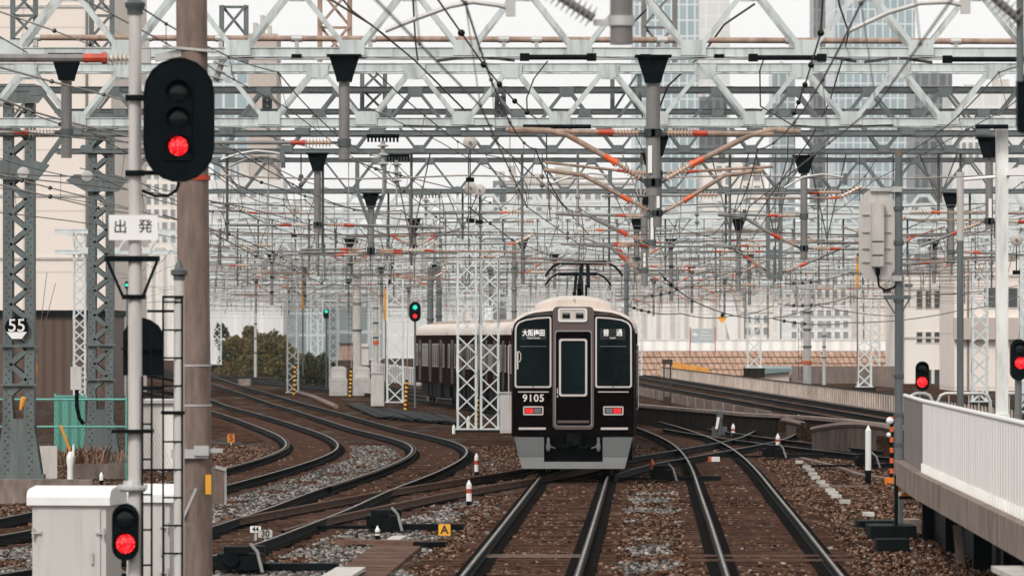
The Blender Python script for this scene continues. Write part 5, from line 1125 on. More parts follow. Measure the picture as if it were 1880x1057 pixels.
b = MB(); x = float(xat('T0', 83.4)); b.box((x, 83.4, -.10), (1.4, .05, .02)); b.box((x, 84.1, -.10), (1.4, .04, .02)); o = b.build('tie_bar', 'conc', None); tag(o, 'pale tie bar across the train track near the bottom edge', 'tie bar')

# ------------------------------------------------------------------ between the left curves and the train
def shrub(label, blobs, n, m, lw=.16):
    t = thing('hedge_shrub', label, 'shrub', (blobs[0][0].x, blobs[0][0].y, -.17)); b = MB()
    for c, rx, ry, rz in blobs:
        for i in range(int(n*rx*rz)):
            u = np.array([random.gauss(0, 1) for _ in range(3)]); u /= np.linalg.norm(u); u[2] = abs(u[2]) if random.random() < .8 else u[2]
            k = 1-.35*random.random()**2; lump = 1+.10*math.sin(u[0]*9+c.x)+.08*math.sin(u[2]*11+u[0]*7)+random.gauss(0, .035)
            p = Vector((c.x+u[0]*rx*k*lump, c.y+u[1]*ry*k*lump, max(-.1, c.z+u[2]*rz*k*lump)))
            w = lw*random.uniform(.5, 1.2); a = Vector((random.gauss(0, 1), random.gauss(0, 1), random.gauss(0, 1))).normalized(); q = a.orthogonal().normalized(); q2 = a.cross(q)
            b.add([p-q*w*.5, p+q2*w*.25, p+q*w*.5, p-q2*w*.25+Z3*w*.15], [(0, 1, 2, 3)])
    b.build('foliage', m, t)
    b = MB()
    for c, rx, ry, rz in blobs:
        for j in range(4): b.tube([(c.x+random.uniform(-.3, .3)*rx, c.y, -.2), (c.x+random.uniform(-.5, .5)*rx, c.y+random.uniform(-.3, .3)*ry, c.z+.3*rz)], [.06, .03], 6)
    b.build('stem', 'bark', t)
def bl(px, py, s, rx, rz, ry=None): return (P(px, py, s), rx/s, (ry or rx)/s, rz/s)
shrub('big rounded reddish green hedge at left beyond the curves', [bl(472, 672, 21, 62, 66), bl(436, 672, 21.5, 36, 54), bl(508, 676, 22, 46, 58), bl(470, 684, 22, 66, 30), bl(535, 684, 23.5, 36, 38)], 1000, 'leaf', .30)
shrub('lower dark green shrub right of the big hedge, beside the white cabinets', [bl(582, 692, 27, 38, 42), bl(552, 700, 27, 34, 34), bl(600, 697, 27, 24, 32)], 1400, 'leaf2', .24)
shrub('small spiky shrub top rising over the big hedge', [bl(458, 614, 19, 14, 16)], 900, 'leaf2', .25)
shrub('dark bush at the far left by the white arch', [bl(406, 620, 17, 14, 26)], 900, 'leaf2', .28)
for i, (px, py, yt) in enumerate(((621, 726, 672), (664, 726, 672))):
    s = 33; c = P(px, 0, s); t = thing('relay_cabinet', ('left' if i == 0 else 'right')+' one of two round topped pale cabinets by the twisted stripe guard', 'cabinet', (c.x, c.y, -.15)); w = 33/s
    for (wd, top, dy, nm) in ((w*.86, 672, .3, 'rear_case'), (w, 692, 0, 'front_case')):
        zt = HC+(YH-top)/s; b = MB(); h = zt+.15; b.prism([(-wd/2, 0), (wd/2, 0), (wd/2, h-.12), (wd*.35, h-.03), (0, h), (-wd*.35, h-.03), (-wd/2, h-.12)], (c.x, c.y+dy, -.15), X3, Z3, Y3, .5); bo = b.build(nm, 'cab', t)
        b = MB(); b.ring([(-wd/2+.03, .15), (wd/2-.03, .15), (wd/2-.03, h-.2), (-wd/2+.03, h-.2)], [(-wd/2+.06, .18), (wd/2-.06, .18), (wd/2-.06, h-.23), (-wd/2+.06, h-.23)], (c.x, c.y+dy-.012, -.15), X3, Z3, Y3, .012); b.box((c.x+(.3 if i == 0 else -.3), c.y+dy-.02, h*.5), (.12, .03, .05)); b.build('door', 'galv', bo)
for lab, px0, px1, yt, yb, s in (('tall plain grey cabinet right of the round topped pair', 681, 705, 686, 745, 38.8), ('slim pale cabinet left of the big hedge', 413, 431, 631, 688, 21.4), ('pale cabinet half hidden by the lead car at its left', 918, 946, 722, 795, 54)):
    c = P((px0+px1)/2, 0, s); t = thing('relay_cabinet', lab, 'cabinet', (c.x, c.y, -.15)); w, h = (px1-px0)/s, (yb-yt)/s; b = MB(); b.box((c.x, c.y+.3, -.15+h/2), (w, .6, h)); bo = b.build('body', 'cab', t)
    b = MB(); b.box((c.x, c.y+.3, -.15+h+.02), (w+.06, .68, .05)); b.build('roof', 'galv', bo); b = MB(); b.box((c.x, c.y-.006, -.15+h*.5), (w*.84, .014, h*.88)); b.box((c.x+w*.3, c.y-.02, -.15+h*.5), (.03, .03, .12)); b.build('door', 'cab', bo)
for px, yt, yb, s, lab in ((541, 668, 724, 32.5, 'in front of the hedge column'), (644, 676, 727, 33.5, 'between the round topped cabinets'), (746, 697, 752, 41, 'right of the tall grey cabinet'), (876, 728, 788, 52, 'between the twin white columns')):
    o = stripes_tube(P(px-2, yb, s), P(px+1, yt, s), .07, 14, None, ('yellow', 'black'), 'striped_stay'); tag(o, 'yellow and black striped stay guard '+lab, 'stay')
    b = MB(); b.tube([P(px+1, yt, s), P(px+(4 if px != 541 else 2), yt-150, s)], .018, 5); b.build('stay_wire', 'cable', o)
for px, yt, yb, s, lab, wd in ((556, 508, 690, 31, 'orange topped thin pole by the hedge column', .09), (708, 530, 700, 36, 'orange topped thin pole left of the green and red signal', .10), (1574, 470, 700, 38, 'orange topped pole left of the white signal back', .07)):
    t = thing('insulating_pole', lab, 'pole', P(px, yb, s)); b = MB(); b.tube([P(px, yb, s), P(px, yt+50, s)], wd*.5, 8); b.build('pole', 'tube', t); b = MB(); b.tube([P(px, yt+58, s), P(px, yt, s)], wd, 8); b.build('guard', 'amber', t); b = MB(); b.tube([P(px, yt, s), P(px+8, yt-15, s), P(px+14, yt-50, s)], wd*.8, 6); b.build('insulated_lead', 'black', t, True)
for px, yt, yb, w, s, lab, m_ in ((656, 445, 690, 15, 28, 'stout pale concrete pole behind the round topped cabinets', 'paleconc'), (790, 490, 700, 12, 36, 'grey steel pole over the tail of the train, left', 'grey'), (806, 480, 700, 11, 36, 'grey steel pole over the tail of the train, right', 'grey'), (469, 560, 692, 5, 22.5, 'thin pale pole in front of the big hedge', 'galv'), (690, 530, 665, 9, 28, 'pale post with an orange plate behind the tall cabinet', 'paleconc'), (1482, 532, 690, 14, 36, 'grey round pole with an orange ring on the right bank', 'galv'), (1513, 590, 690, 6, 35, 'thin pole beside the grey round pole on the right bank', 'galv'), (944, 440, 640, 9, 45, 'pale pole left above the lead car roof', 'tube'), (1150, 470, 640, 9, 50, 'grey pole right above the lead car roof', 'grey')):
    t = thing('steel_pole', lab, 'pole', P(px, yb, s)); zb = min(-.2, HC+(YH-yb)/s) if px < 1200 else .6; b = MB(); b.lathe([(w/2/s*1.1, 0), (w/2/s*.9, 1)], (P(px, 0, s).x, F/s, zb), P(px, yt, s), 14); po = b.build('pole', m_, t, True)
    b = MB()
    for k in range(3): y = yt+(yb-yt)*(.25+.2*k); b.lathe([(w/2/s*1.25, 0), (w/2/s*1.25, 1)], P(px, y+3, s), P(px, y, s), 12)
    b.build('band', 'darkgrey', po)
    if px in (656, 1482): ladder(po, (px-16-940)/s, (px-10-940)/s, F/s, -.2 if px == 656 else .9, HC+(YH-yt-60)/s, .4)
    if px in (690, 1482): b = MB(); b.lathe([(w/2/s*1.3, 0), (w/2/s*1.3, 1)], P(px, 668 if px > 1000 else 632, s), P(px, 662 if px > 1000 else 625, s), 12); b.build('orange_ring', 'orange', po)
def small_signal(label, px, py, w, h, s, lamps, zb, postx=None, backm='black'):
    o = P(px, py, s); t = thing('rail_signal', label, 'signal', (o.x, o.y, zb)); b = MB(); b.prism(stadium(w/s, h/s), o, X3, Z3, Y3, .2); hd = b.build('head', 'black', t)
    for lx, ly, r, m in lamps: lamp(hd, P(lx, ly, s)-Y3*.005, r/s, m, hood=1.1)
    x = P(postx or px, py, s).x; b = MB(); b.lathe([(.05, 0), (.05, 1)], (x, o.y+.12, zb), (x, o.y+.12, o.z+h/s*.4), 10)
    if postx: b.bar((x, o.y+.12, o.z), (o.x, o.y+.12, o.z), .06, .06)
    b.build('post', 'grey', t, True); return t
small_signal('distant three lamp signal showing green over red, left of the train tail', 762, 572, 21, 37, 40, [(762, 564, 4.2, 'greenlens'), (762, 572, 3, 'darklens'), (762, 580, 4.2, 'redlens')], -.15)
small_signal('small distant signal with one green lamp above the hedge', 599, 576, 12, 18, 30, [(599, 571.5, 3, 'greenlens'), (599, 579, 2.5, 'darklens')], -.15)
small_signal('tiny distant green signal lamp just left of the signal mast', 233, 523, 8, 14, 40, [(233, 523, 3.2, 'greenlens')], -.15)
t = thing('board_stack', 'dark wet boards lying flat on the ground between the cabinets and the twin columns', 'boards', G(730, 765)); b = MB()
for i in range(26):
    a = G(640+i*7, 744+i*.9); c = G(700+i*6.2, 768+i*.5); b.bar(a+Z3*random.uniform(0, .1), c+Z3*random.uniform(0, .1), .30, .06)
b.build('board', 'blackmetal', t)
b = MB(); q = [G(548, 722), G(575, 730), G(600, 741), G(617, 748)]; b.tube([p+Z3*.05 for p in q], .12, 6); o = b.build('trough_edge', 'conc', None); tag(o, 'pale curved edging on the brown ground left of the round topped cabinets', 'edging')
t = thing('picket_fence', 'white picket fence behind the tail of the train', 'fence', P(720, 700, 30)); b = MB()
b.bar(P(680, 668, 30), P(772, 676, 30), .06, .06); b.build('rail', 'signwhite', t)
for i in range(30): b = MB(); b.box(P(682+i*3, 680-i*-.4, 30)-Y3*.055, (.05, .05, 1.1)); b.build('picket', 'signwhite', t)
t = thing('rusty_hut', 'small brown rusty hut behind the pale concrete pole', 'hut', P(650, 655, 24)); b = MB(); b.box(P(646, 646, 24)+Y3, (46/24, 2, 30/24)); b.build('wall', 'rusty', t); b = MB(); b.box(P(646, 630, 24)+Y3, (50/24, 2.3, .1)); b.build('roof', 'darkgrey', t)
t = thing('white_hut', 'small white hut right of the pale concrete pole', 'hut', P(668, 660, 26)); b = MB(); b.box(P(668, 650, 26)+Y3, (17/26, 2, 40/26)); b.build('wall', 'cab', t); b = MB(); b.box(P(668, 636, 26)+Y3, (20/26, 2.2, .08)); b.build('roof', 'galv', t)
small = b = MB(); b.box(P(449, 706, 27), (23/27, .5, 22/27)); o = b.build('concrete_block', 'conc2', None); tag(o, 'square concrete block in front of the hedge', 'block')
t = thing('yard_box', 'leaning pale marker box at the foot of the concrete pole, right side', 'box', G(403, 925)); b = MB(); b.box(P(401, 890, 108), (.2, .25, .62)); b.build('case', 'conc', t); b = MB(); b.bar(P(396, 856, 108)-Y3*.1, P(416, 862, 108)-Y3*.1, .1, .05); b.box(P(413, 895, 108), (.05, .2, .55)); b.build('lid', 'galv', t)

# ------------------------------------------------------------------ right hand platform
def fence_run(parent, a, c, z0, z1, m, name='panel'):
    a, c = Vector((a[0], a[1], 0)), Vector((c[0], c[1], 0)); d = (c-a).normalized(); n = Vector((d.y, -d.x, 0))
    b = MB(); b.bar(a+Z3*((z0+z1)/2), c+Z3*((z0+z1)/2), .03, z1-z0-.02); p = b.build(name, m, parent)
    return p, d
t = thing('platform', 'concrete platform end on legs blackened as shade at the lower right', 'platform', (7.5, 75, 0))
E0, E1, E2 = (5.58, 57), (6.2, 85.7), (6.49, 94)
b = MB(); up, lo = 1.08, .70
pl = [E0, E1, (6.49, 94.3), (16, 94.3), (16, 57)]; ex = [(x-.16, y) for x, y in pl[:3]]+pl[3:]
n = 5; b.add([(x, y, z) for z in (lo, up) for x, y in ex], [tuple(range(n))[::-1], tuple(range(n, 2*n))]+[(i, (i+1) % n, n+(i+1) % n, n+i) for i in range(n)]); b.build('deck', 'conc2', t)
b = MB(); b.box((11.1, 74.5, .2), (8.5, 36, .95)); b.build('core', 'black', t)  # black colour paints in the shade under the deck
for y, x in ((63, 6.4), (68.5, 6.45), (74.5, 6.55), (80.5, 6.65), (87, 6.75), (92.5, 6.8)): b = MB(); b.box((x, y, .25), (.26, .26, .9)); b.build('leg', 'black', t)  # legs coloured black too, standing for the shade below the overhang
for y in (70, 78.4, 86): b = MB(); x = 5.60+.0216*(y-57); b.box((x-.155, y, .89), (.02, .03, .385)); b.build('joint', 'black', t)
t = thing('platform_fence', 'white ribbed sheet fence along the platform edge at right, brown end panel', 'fence', (6.2, 85.7, 1.08))
fence_run(t, E0, E1, 1.10, 2.13, 'fence'); p, _ = fence_run(t, (6.2, 85.73), E2, 1.10, 2.13, 'fencebrown', 'end_panel')
b = MB(); b.tube([(E0[0], E0[1], 2.15), (E1[0], E1[1], 2.15), (E2[0], E2[1], 2.15)], .035, 8); b.build('top_rail', 'signwhite', t, True)
y = 58.
while y < 85.7: b = MB(); x = E0[0]+(E1[0]-E0[0])*(y-57)/28.7; b.box((x-.03, y, 1.15), (.035, .035, .14)); y += .55; b.build('foot_bracket', 'signwhite', t)
for i, (px0, px1, s) in enumerate(((1668, 1712, 95), (1722, 1818, 92), (1832, 1900, 96))):
    b = MB(); x0, x1, y = (px0-940)/s, (px1-940)/s, F/s; z0, z1 = 1.08, HC+(YH-722)/s
    b.tube([(x0, y, z0), (x0, y, z1-.15), (x0+.06, y, z1-.04), (x0+.15, y, z1), (x1-.15, y, z1), (x1-.06, y, z1-.04), (x1, y, z1-.15), (x1, y, z0)], .035, 8)
    k = x0+.22
    while k < x1-.1: b.tube([(k, y, z0), (k, y, z1)], .012, 5); k += .2
    b.tube([(x0, y, z0+.1), (x1, y, z0+.1)], .02, 6)
    o = b.build('hoop_railing', 'galv', None, True); tag(o, ('short hoop railing beside the red signal on the platform', 'middle hoop railing on the platform, in front of a lattice column', 'hoop railing right of the square white post')[i], 'railing')
s = 95; t = thing('lamp_pole', 'round pole on the platform, pale above and dark grey below, with a side tube', 'pole', P(1763, 818, s)); x, y = P(1763, 0, s).x, F/s
b = MB(); b.lathe([(.068, 0), (.068, 1)], (x, y, HC+(YH-442)/s), (x, y, HC+(YH-318)/s), 18); b.lathe([(.078, 0), (.078, 1)], (x, y, HC+(YH-324)/s), (x, y, HC+(YH-316)/s), 18); b.build('upper_pole', 'cab', t, True)
b = MB(); b.lathe([(.066, 0), (.066, 1)], (x, y, 1.08), (x, y, HC+(YH-442)/s), 18); b.build('lower_pole', 'grey', t, True)
b = MB(); b.tube([P(1763, 330, s), P(1840, 324, s)], .035, 10); b.build('side_tube', 'signwhite', t, True)
b = MB(); b.prism([(-.02, 0), (.6, 0), (.6, .16), (.12, .14), (.02, .08)], P(1852, 322, 100), X3, Z3, Y3, .5); o = b.build('lamp_hood', 'signwhite', None); tag(o, 'white lamp hood sticking out right of the square white post', 'lamp')
s = 110; t = thing('signal_pole', 'grey pole at right carrying the pale back of an oval signal', 'signal', P(1650, 978, s)); x, y = P(1650, 0, s).x, F/s
b = MB(); b.lathe([(.075, 0), (.062, 1)], (x, y, -.2), (x, y, HC+(YH-284)/s), 18); po = b.build('pole', 'grey', t, True)
b = MB(); b.lathe([(.064, 0), (.064, 1)], (x, y, HC+(YH-284)/s), (x, y, HC+(YH-274)/s), 18); b.build('cap', 'conc', po, True)
b = MB()
for py in (382, 445, 551, 690, 760, 815): b.lathe([(.085, 0), (.085, 1)], P(1650, py+4, s), P(1650, py-3, s), 16)
b.build('band', 'darkgrey', po)
b = MB(); o = P(1610, 432, s); b.prism(stadium(66/s, 172/s, 9), o+Y3*.0, X3, Z3, Y3, .03); sp = b.build('signal_plate', 'cab', t)
b = MB()
for y0_, y1_ in ((372, 443), (445, 468), (470, 490)): b.box(P(1611, (y0_+y1_)/2, s)-Y3*.08, (22/s, .14, (y1_-y0_)/s-.01))
b.build('lamp_case', 'paleconc', sp)
b = MB()
for py in (394, 426, 456, 481): b.box(P(1589, py, s)-Y3*.02, (.12, .03, .012)); b.box(P(1630, py, s)-Y3*.02, (.10, .03, .012))
b.box(P(1620, 348, s)-Y3*.04, (.42, .05, .06)); b.box(P(1635, 511, s)-Y3*.04, (.34, .05, .05)); b.box(P(1646, 348, s)-Y3*.04, (.16, .2, .09)); b.box(P(1646, 511, s)-Y3*.04, (.16, .2, .09)); b.build('plate_bracket', 'galv', sp)
b = MB(); b.lathe([(.05, 0), (.03, 1)], P(1611, 492, s)-Y3*.08, P(1611, 506, s)-Y3*.08, 10); b.tube([P(1611, 505, s)-Y3*.08, P(1613, 525, s)-Y3*.08, P(1625, 533, s)-Y3*.08, P(1640, 528, s)-Y3*.05, P(1648, 520, s)], .018, 8); b.build('signal_cable', 'black', sp, True)
b = MB(); b.bar(P(1622, 546, s), P(1672, 546, s), .12, .06); b.bar(P(1626, 548, s), P(1648, 584, s), .025, .025); b.bar(P(1670, 548, s), P(1650, 584, s), .025, .025); b.box(P(1628, 535, s), (.14, .1, .06)); b.box(P(1668, 524, s), (.13, .1, .06)); b.build('foot_bracket', 'grey', po)
t = thing('iron_footing', 'black iron footing blocks at the foot of the right hand grey pole', 'footing', G(1640, 985)); b = MB(); b.box(G(1640, 985)+Vector((0, .6, .08)), (.75, 1.4, .2)); b.build('block', 'blackmetal', t); b = MB(); b.box(G(1620, 968)+Vector((0, .6, .05)), (.8, 1.0, .12)); b.build('block', 'blackmetal', t); b = MB(); b.box(G(1640, 1010)+Vector((.0, .3, .06)), (.5, .6, .22)); b.build('block', 'blackmetal', t); b = MB(); b.box(G(1676, 975)+Vector((0, .6, .06)), (.3, .9, .26)); b.build('stone', 'conc2', t)
o = stripes_tube(P(1637, 878, 82), P(1637, 764, 82), .045, 12, None, ('black', 'orange'), 'striped_post'); tag(o, 'orange and black striped post beside the right hand grey pole', 'post'); b = MB(); b.ball(P(1634, 772, 82), .09, 8); b.ball(P(1632, 798, 82), .06, 8); b.build('white_knob', 'signwhite', o, True); b = MB(); b.box(P(1632, 882, 82), (.2, .2, .15)); b.build('orange_foot', 'orangesign', o)
s = 112; o = P(1668, 893, s); t = thing('warning_triangle', 'orange and white triangular board on a post at the platform end', 'sign', o); b = MB(); b.prism([(-.17, -.15), (.20, -.15), (-.17, .14)], o, X3, Z3, Y3, .02); bd = b.build('board', 'orangesign', t); b = MB(); b.bar(o+Vector((-.16, -.004, -.13)), o+Vector((.0, -.004, .0)), .05, .01, (0, 1, 0)); b.bar(o+Vector((-.17, -.004, .13)), o+Vector((.19, -.004, -.14)), .03, .01, (0, 1, 0)); b.build('white_stripe', 'signwhite', bd)
b = MB(); b.box(o+Vector((-.20, .02, -.45)), (.06, .06, 1.3)); b.box(o+Vector((.05, .03, -.18)), (.4, .04, .05)); b.build('post', 'blackmetal', t)
t = thing('leaning_board', 'pale board leaning in the dark under the platform', 'board', G(1760, 1030)); b = MB(); b.bar(G(1764, 1035)+Z3*.0, G(1764, 1035)+Vector((-.03, .3, .55)), .12, .03, (0, 1, 0)); b.build('board', 'conc', t)
t = thing('platform_step', 'pale concrete platform corner at the bottom right edge', 'platform', G(1860, 1030)); b = MB(); b.box((5.75, 60.5, .18), (.9, 3.4, .75)); b.build('body', 'conc2', t); b = MB(); b.box((5.72, 60.5, .59), (.96, 3.46, .06)); b.build('slab', 'paleconc', t)
small_signal('red two lamp signal standing just left over the platform fence', 1694, 690, 24, 54, 95, [(1694, 676, 8, 'darklens'), (1693, 701, 10, 'redlens')], 1.08)
small_signal('signal at the right edge, its lower red lamp lit', 1871, 660, 30, 76, 130, [(1873, 640, 10, 'darklens'), (1874, 666, 11, 'redlens')], 1.08)

# ------------------------------------------------------------------ bank, wall and fence at right
def wall_run(b, pts, th, z0, z1):
    for (a, c) in zip(pts, pts[1:]): b.bar(Vector((*a, (z0+z1)/2)), Vector((*c, (z0+z1)/2)), th, z1-z0)
def lines(k, off): p = paths[k]; t = np.gradient(p, axis=0); t /= np.linalg.norm(t, axis=1)[:, None]; return p+np.stack([t[:, 1], -t[:, 0]], 1)*off
w1 = [(gp_.x, gp_.y) for gp_ in (G(1120, 768), G(1175, 776), G(1373, 797), G(1474, 803), G(1560, 812), G(1640, 824), G(1700, 834))]
up = lines('R2', -1.7); far = lines('R1', 3.4); b = MB(); vs = []; ys = np.linspace(118, 420, 60)
for y in ys:
    fx = float(np.interp(y, [p[1] for p in w1[::-1]], [p[0] for p in w1[::-1]])); ux = float(np.interp(y, up[:, 1], up[:, 0])); rx = float(np.interp(y, far[:, 1], far[:, 0]))
    vs += [(min(fx, ux-.2)+.1, y, -.19), (min(fx, ux-.2)+.12, y, .40), (max(ux, fx+.1), y, .17), (rx, y, .17), (rx+8, y, .17)]
b.add(vs, [(5*i+j, 5*i+j+1, 5*i+j+6, 5*i+j+5) for i in range(len(ys)-1) for j in range(4)])
tag(b.build('railway_bank', 'ground', None), 'raised ballast bank under the right hand track', 'bank', kind='structure')
t = thing('retaining_wall', 'dark stained retaining wall along the bank right of the train', 'wall', (*w1[3], -.15))
b = MB(); wall_run(b, w1, .3, -.2, .46); b.build('wall', 'darkconc', t); b = MB(); wall_run(b, w1, .42, .463, .56); b.build('coping', 'conc2', t)
t = thing('panel_kerb', 'row of low concrete panels along the bank below the raised track', 'wall', (6, 200, .5)); b = MB(); q = lines('R2', -2.0); q = q[(q[:, 1] > 190) & (q[:, 1] < 300)][::6]
for a, c in zip(q, q[1:]): d = (c-a)*.46; b.bar(Vector((*a, .42)), Vector((*(a+d*1.9), .42)), .06, .42)
b.build('panels', 'conc2', t)
for lab, x0, x1, yt, yb in (('left one of two rounded concrete culvert heads at the bank, the smaller', 1372, 1475, 776, 806), ('right one of two rounded concrete culvert heads at the bank, the larger', 1490, 1650, 784, 838)):
    a, c = G(x0, yb-14), G(x1, yb); d = (c-a); L = d.length; ux = d.normalized(); sc = F/((a.y+c.y)/2); h = (yb-yt)/sc*.95; t = thing('culvert_head', lab, 'culvert', a)
    pr = [(0, 0), (L, 0), (L, h*.45)]+[(L*(1-k/10.), h*(.55+.45*math.sin(math.pi*(.25+.65*k/10.)))) for k in range(0, 11)]
    b = MB(); b.prism(pr, a-Y3*.6, ux, Z3, Y3, .5); b.build('wall', 'culvert', t); b = MB(); b.tube([a+ux*u+Z3*(v+.03)-Y3*.45 for u, v in pr[3:]], .09, 6); b.build('lip', 'conc', t)
t = thing('picket_railing', 'long low fence of pale concrete pickets along the raised track', 'fence', (9, 170, 1.2)); q = lines('R1', 2.0); q = q[(q[:, 1] > 150) & (q[:, 1] < 420)]
L = np.concatenate([[0], np.cumsum(np.hypot(*np.diff(q, axis=0).T))]); b = MB(); b2 = MB()
npk = 0
for u in np.arange(0, L[-1], 1.15):
    x, y = np.interp(u, L, q[:, 0]), np.interp(u, L, q[:, 1])
    if 24 < u < 27: continue
    npk += 1; bb = MB() if npk <= 100 else b
    bb.box((x, y, .54), (.065, .20, .64))
    if npk <= 100: bb.build('picket', 'picket', t)
pp = [Vector((np.interp(u, L, q[:, 0]), np.interp(u, L, q[:, 1]), .88)) for u in np.arange(0, L[-1], 4)]
b2.tube(pp, .035, 6); tag(b.build('picket', 'picket', t), kind='stuff'); b2.build('rail', 'blackmetal', t); b = MB(); wall_run(b, [(p.x, p.y) for p in pp], .2, .05, .22); b.build('kerb', 'conc2', t)
b = MB()
for i in range(9): b.box(P(1239+i*7.5, 673+i*1.4, 26), (.24, .06, .7))
o = b.build('amber_barrier', 'amber', None); tag(o, 'row of amber barrier boards behind the picket fence', 'barrier')
# stone block slope with white parapet
t = thing('stone_slope', 'sloping bank faced with brown stone blocks, right of the train', 'embankment', P(1400, 690, 34)); sA = 24.; b = MB(); jt = MB()
za, zb_ = HC-95/sA, HC-26/sA; rows, nc = 6, 54; Xa, Xb = (1120-940)/sA, (1720-940)/sA
jt.hexa([(Xa, F/sA+.05, za), (Xb, F/sA+.05, za), (Xb, F/sA+2.45, za), (Xa, F/sA+2.45, za), (Xa, F/sA+2.35, zb_), (Xb, F/sA+2.35, zb_), (Xb, F/sA+2.45, zb_), (Xa, F/sA+2.45, zb_)])
for r_ in range(rows):
    u0, u1 = (r_+.07)/rows, (r_+.93)/rows; cw = (Xb-Xa)/nc
    for c_ in range(nc):
        x0 = Xa+(c_+.06+(.5 if r_ % 2 else 0))*cw; x1 = x0+cw*.88; k = random.uniform(0, .05); sk = cw*.35
        pts = []
        for u in (u0, u1): z = za+(zb_-za)*u; y = F/sA+2.3*u; pts.append((z, y))
        b.hexa([(x0, pts[0][1]-.06-k, pts[0][0]), (x1, pts[0][1]-.06-k, pts[0][0]), (x1, pts[0][1]+.1, pts[0][0]), (x0, pts[0][1]+.1, pts[0][0]), (x0-sk, pts[1][1]-.10-k, pts[1][0]), (x1-sk, pts[1][1]-.10-k, pts[1][0]), (x1-sk, pts[1][1]+.1, pts[1][0]), (x0-sk, pts[1][1]+.1, pts[1][0])])
jt.build('joint_mortar', 'blockjoint', t); b.build('stone_blocks', 'block', t)
t = thing('white_parapet', 'long white parapet wall on top of the stone slope', 'wall', P(1400, 640, sA)); b = MB(); b.box(((Xa+Xb)/2, F/sA+2.7, HC-16/sA), (Xb-Xa+2, .25, 20/sA)); b.build('wall', 'whitewall', t); b = MB(); b.box(((Xa+Xb)/2, F/sA+2.7, HC-5.5/sA), (Xb-Xa+2.1, .35, .08)); b.build('coping', 'signwhite', t)
t = thing('brown_wall', 'plain brownish concrete wall below the stone slope at right', 'wall', P(1540, 690, 39)); b = MB(); b.box(P(1548, 714, 29), (190/29, .4, 84/29)); b.build('wall', 'brownconc', t); b = MB(); b.box(P(1508, 714, 29)-Y3*.205, (.03, .02, 84/29)); b.build('joint', 'conc2', t)
t = thing('blue_roof_shed', 'low shed with a bluish roof behind the picket fence', 'shed', P(1415, 690, 40)); b = MB(); b.box(P(1415, 692, 30)+Y3, (68/30, 2, 30/30)); b.build('wall', 'pink', t); b = MB(); b.hexa([P(1376, 688, 30)-Y3*.3, P(1454, 682, 30)-Y3*.3, P(1454, 682, 30)+Y3*2, P(1376, 688, 30)+Y3*2, P(1376, 676, 30)-Y3*.3, P(1454, 676, 30)-Y3*.3, P(1454, 672, 30)+Y3*2, P(1376, 672, 30)+Y3*2]); b.build('roof', 'zinc', t)
t = thing('gate_frame', 'rusty brown gate frame standing by the raised track right of the train', 'frame', P(1225, 745, 46)); b = MB()
for px in (1219, 1231): b.box(P(px, 705, 46), (.06, .06, 90/46))
b.box(P(1225, 664, 46), (.42, .2, .2)); b.box(P(1225, 735, 46), (.3, .3, .3)); b.build('frame', 'bark', t)
t = thing('hoarding', 'pale blue grey hoarding board on two red posts over the white parapet', 'sign', P(1290, 640, 24.6)); s = 24.6
b = MB(); b.box(P(1290, 616, s), (44/s, .08, 26/s)); bd = b.build('board', 'zincpale', t) if 'zincpale' in M else b.build('board', 'skirt2', t)
b = MB()
for px in (1267, 1313): b.box(P(px, 625, s)-Y3*.02, (.07, .07, 50/s))
b.build('post', 'red', t)
b = MB()
for px, py, w in ((1293, 610, 16), (1296, 616, 22), (1296, 622, 20)): b.box(P(px, py, s)-Y3*.05, (w/s, .02, .05))
b.prism([(0, 0), (.18, .05), (.3, .2), (.12, .16), (0, .3), (-.12, .16), (-.25, .22), (-.15, .05)], P(1276, 617, s)-Y3*.05, X3, Z3, -Y3, .01); b.build('lettering', 'signwhite', bd)
o = P(1326, 584, 34); b = MB(); b.prism([(-.26, 0), (0, -.27), (.26, 0), (0, .27)], o, X3, Z3, Y3, .03); t = b.build('diamond_sign', 'yellow', None); tag(t, 'orange yellow diamond sign hanging on a wire right of the train', 'sign'); b = MB(); b.ball(o+Vector((0, -.05, .18)), .10, 8); b.build('bolt', 'blackmetal', t)
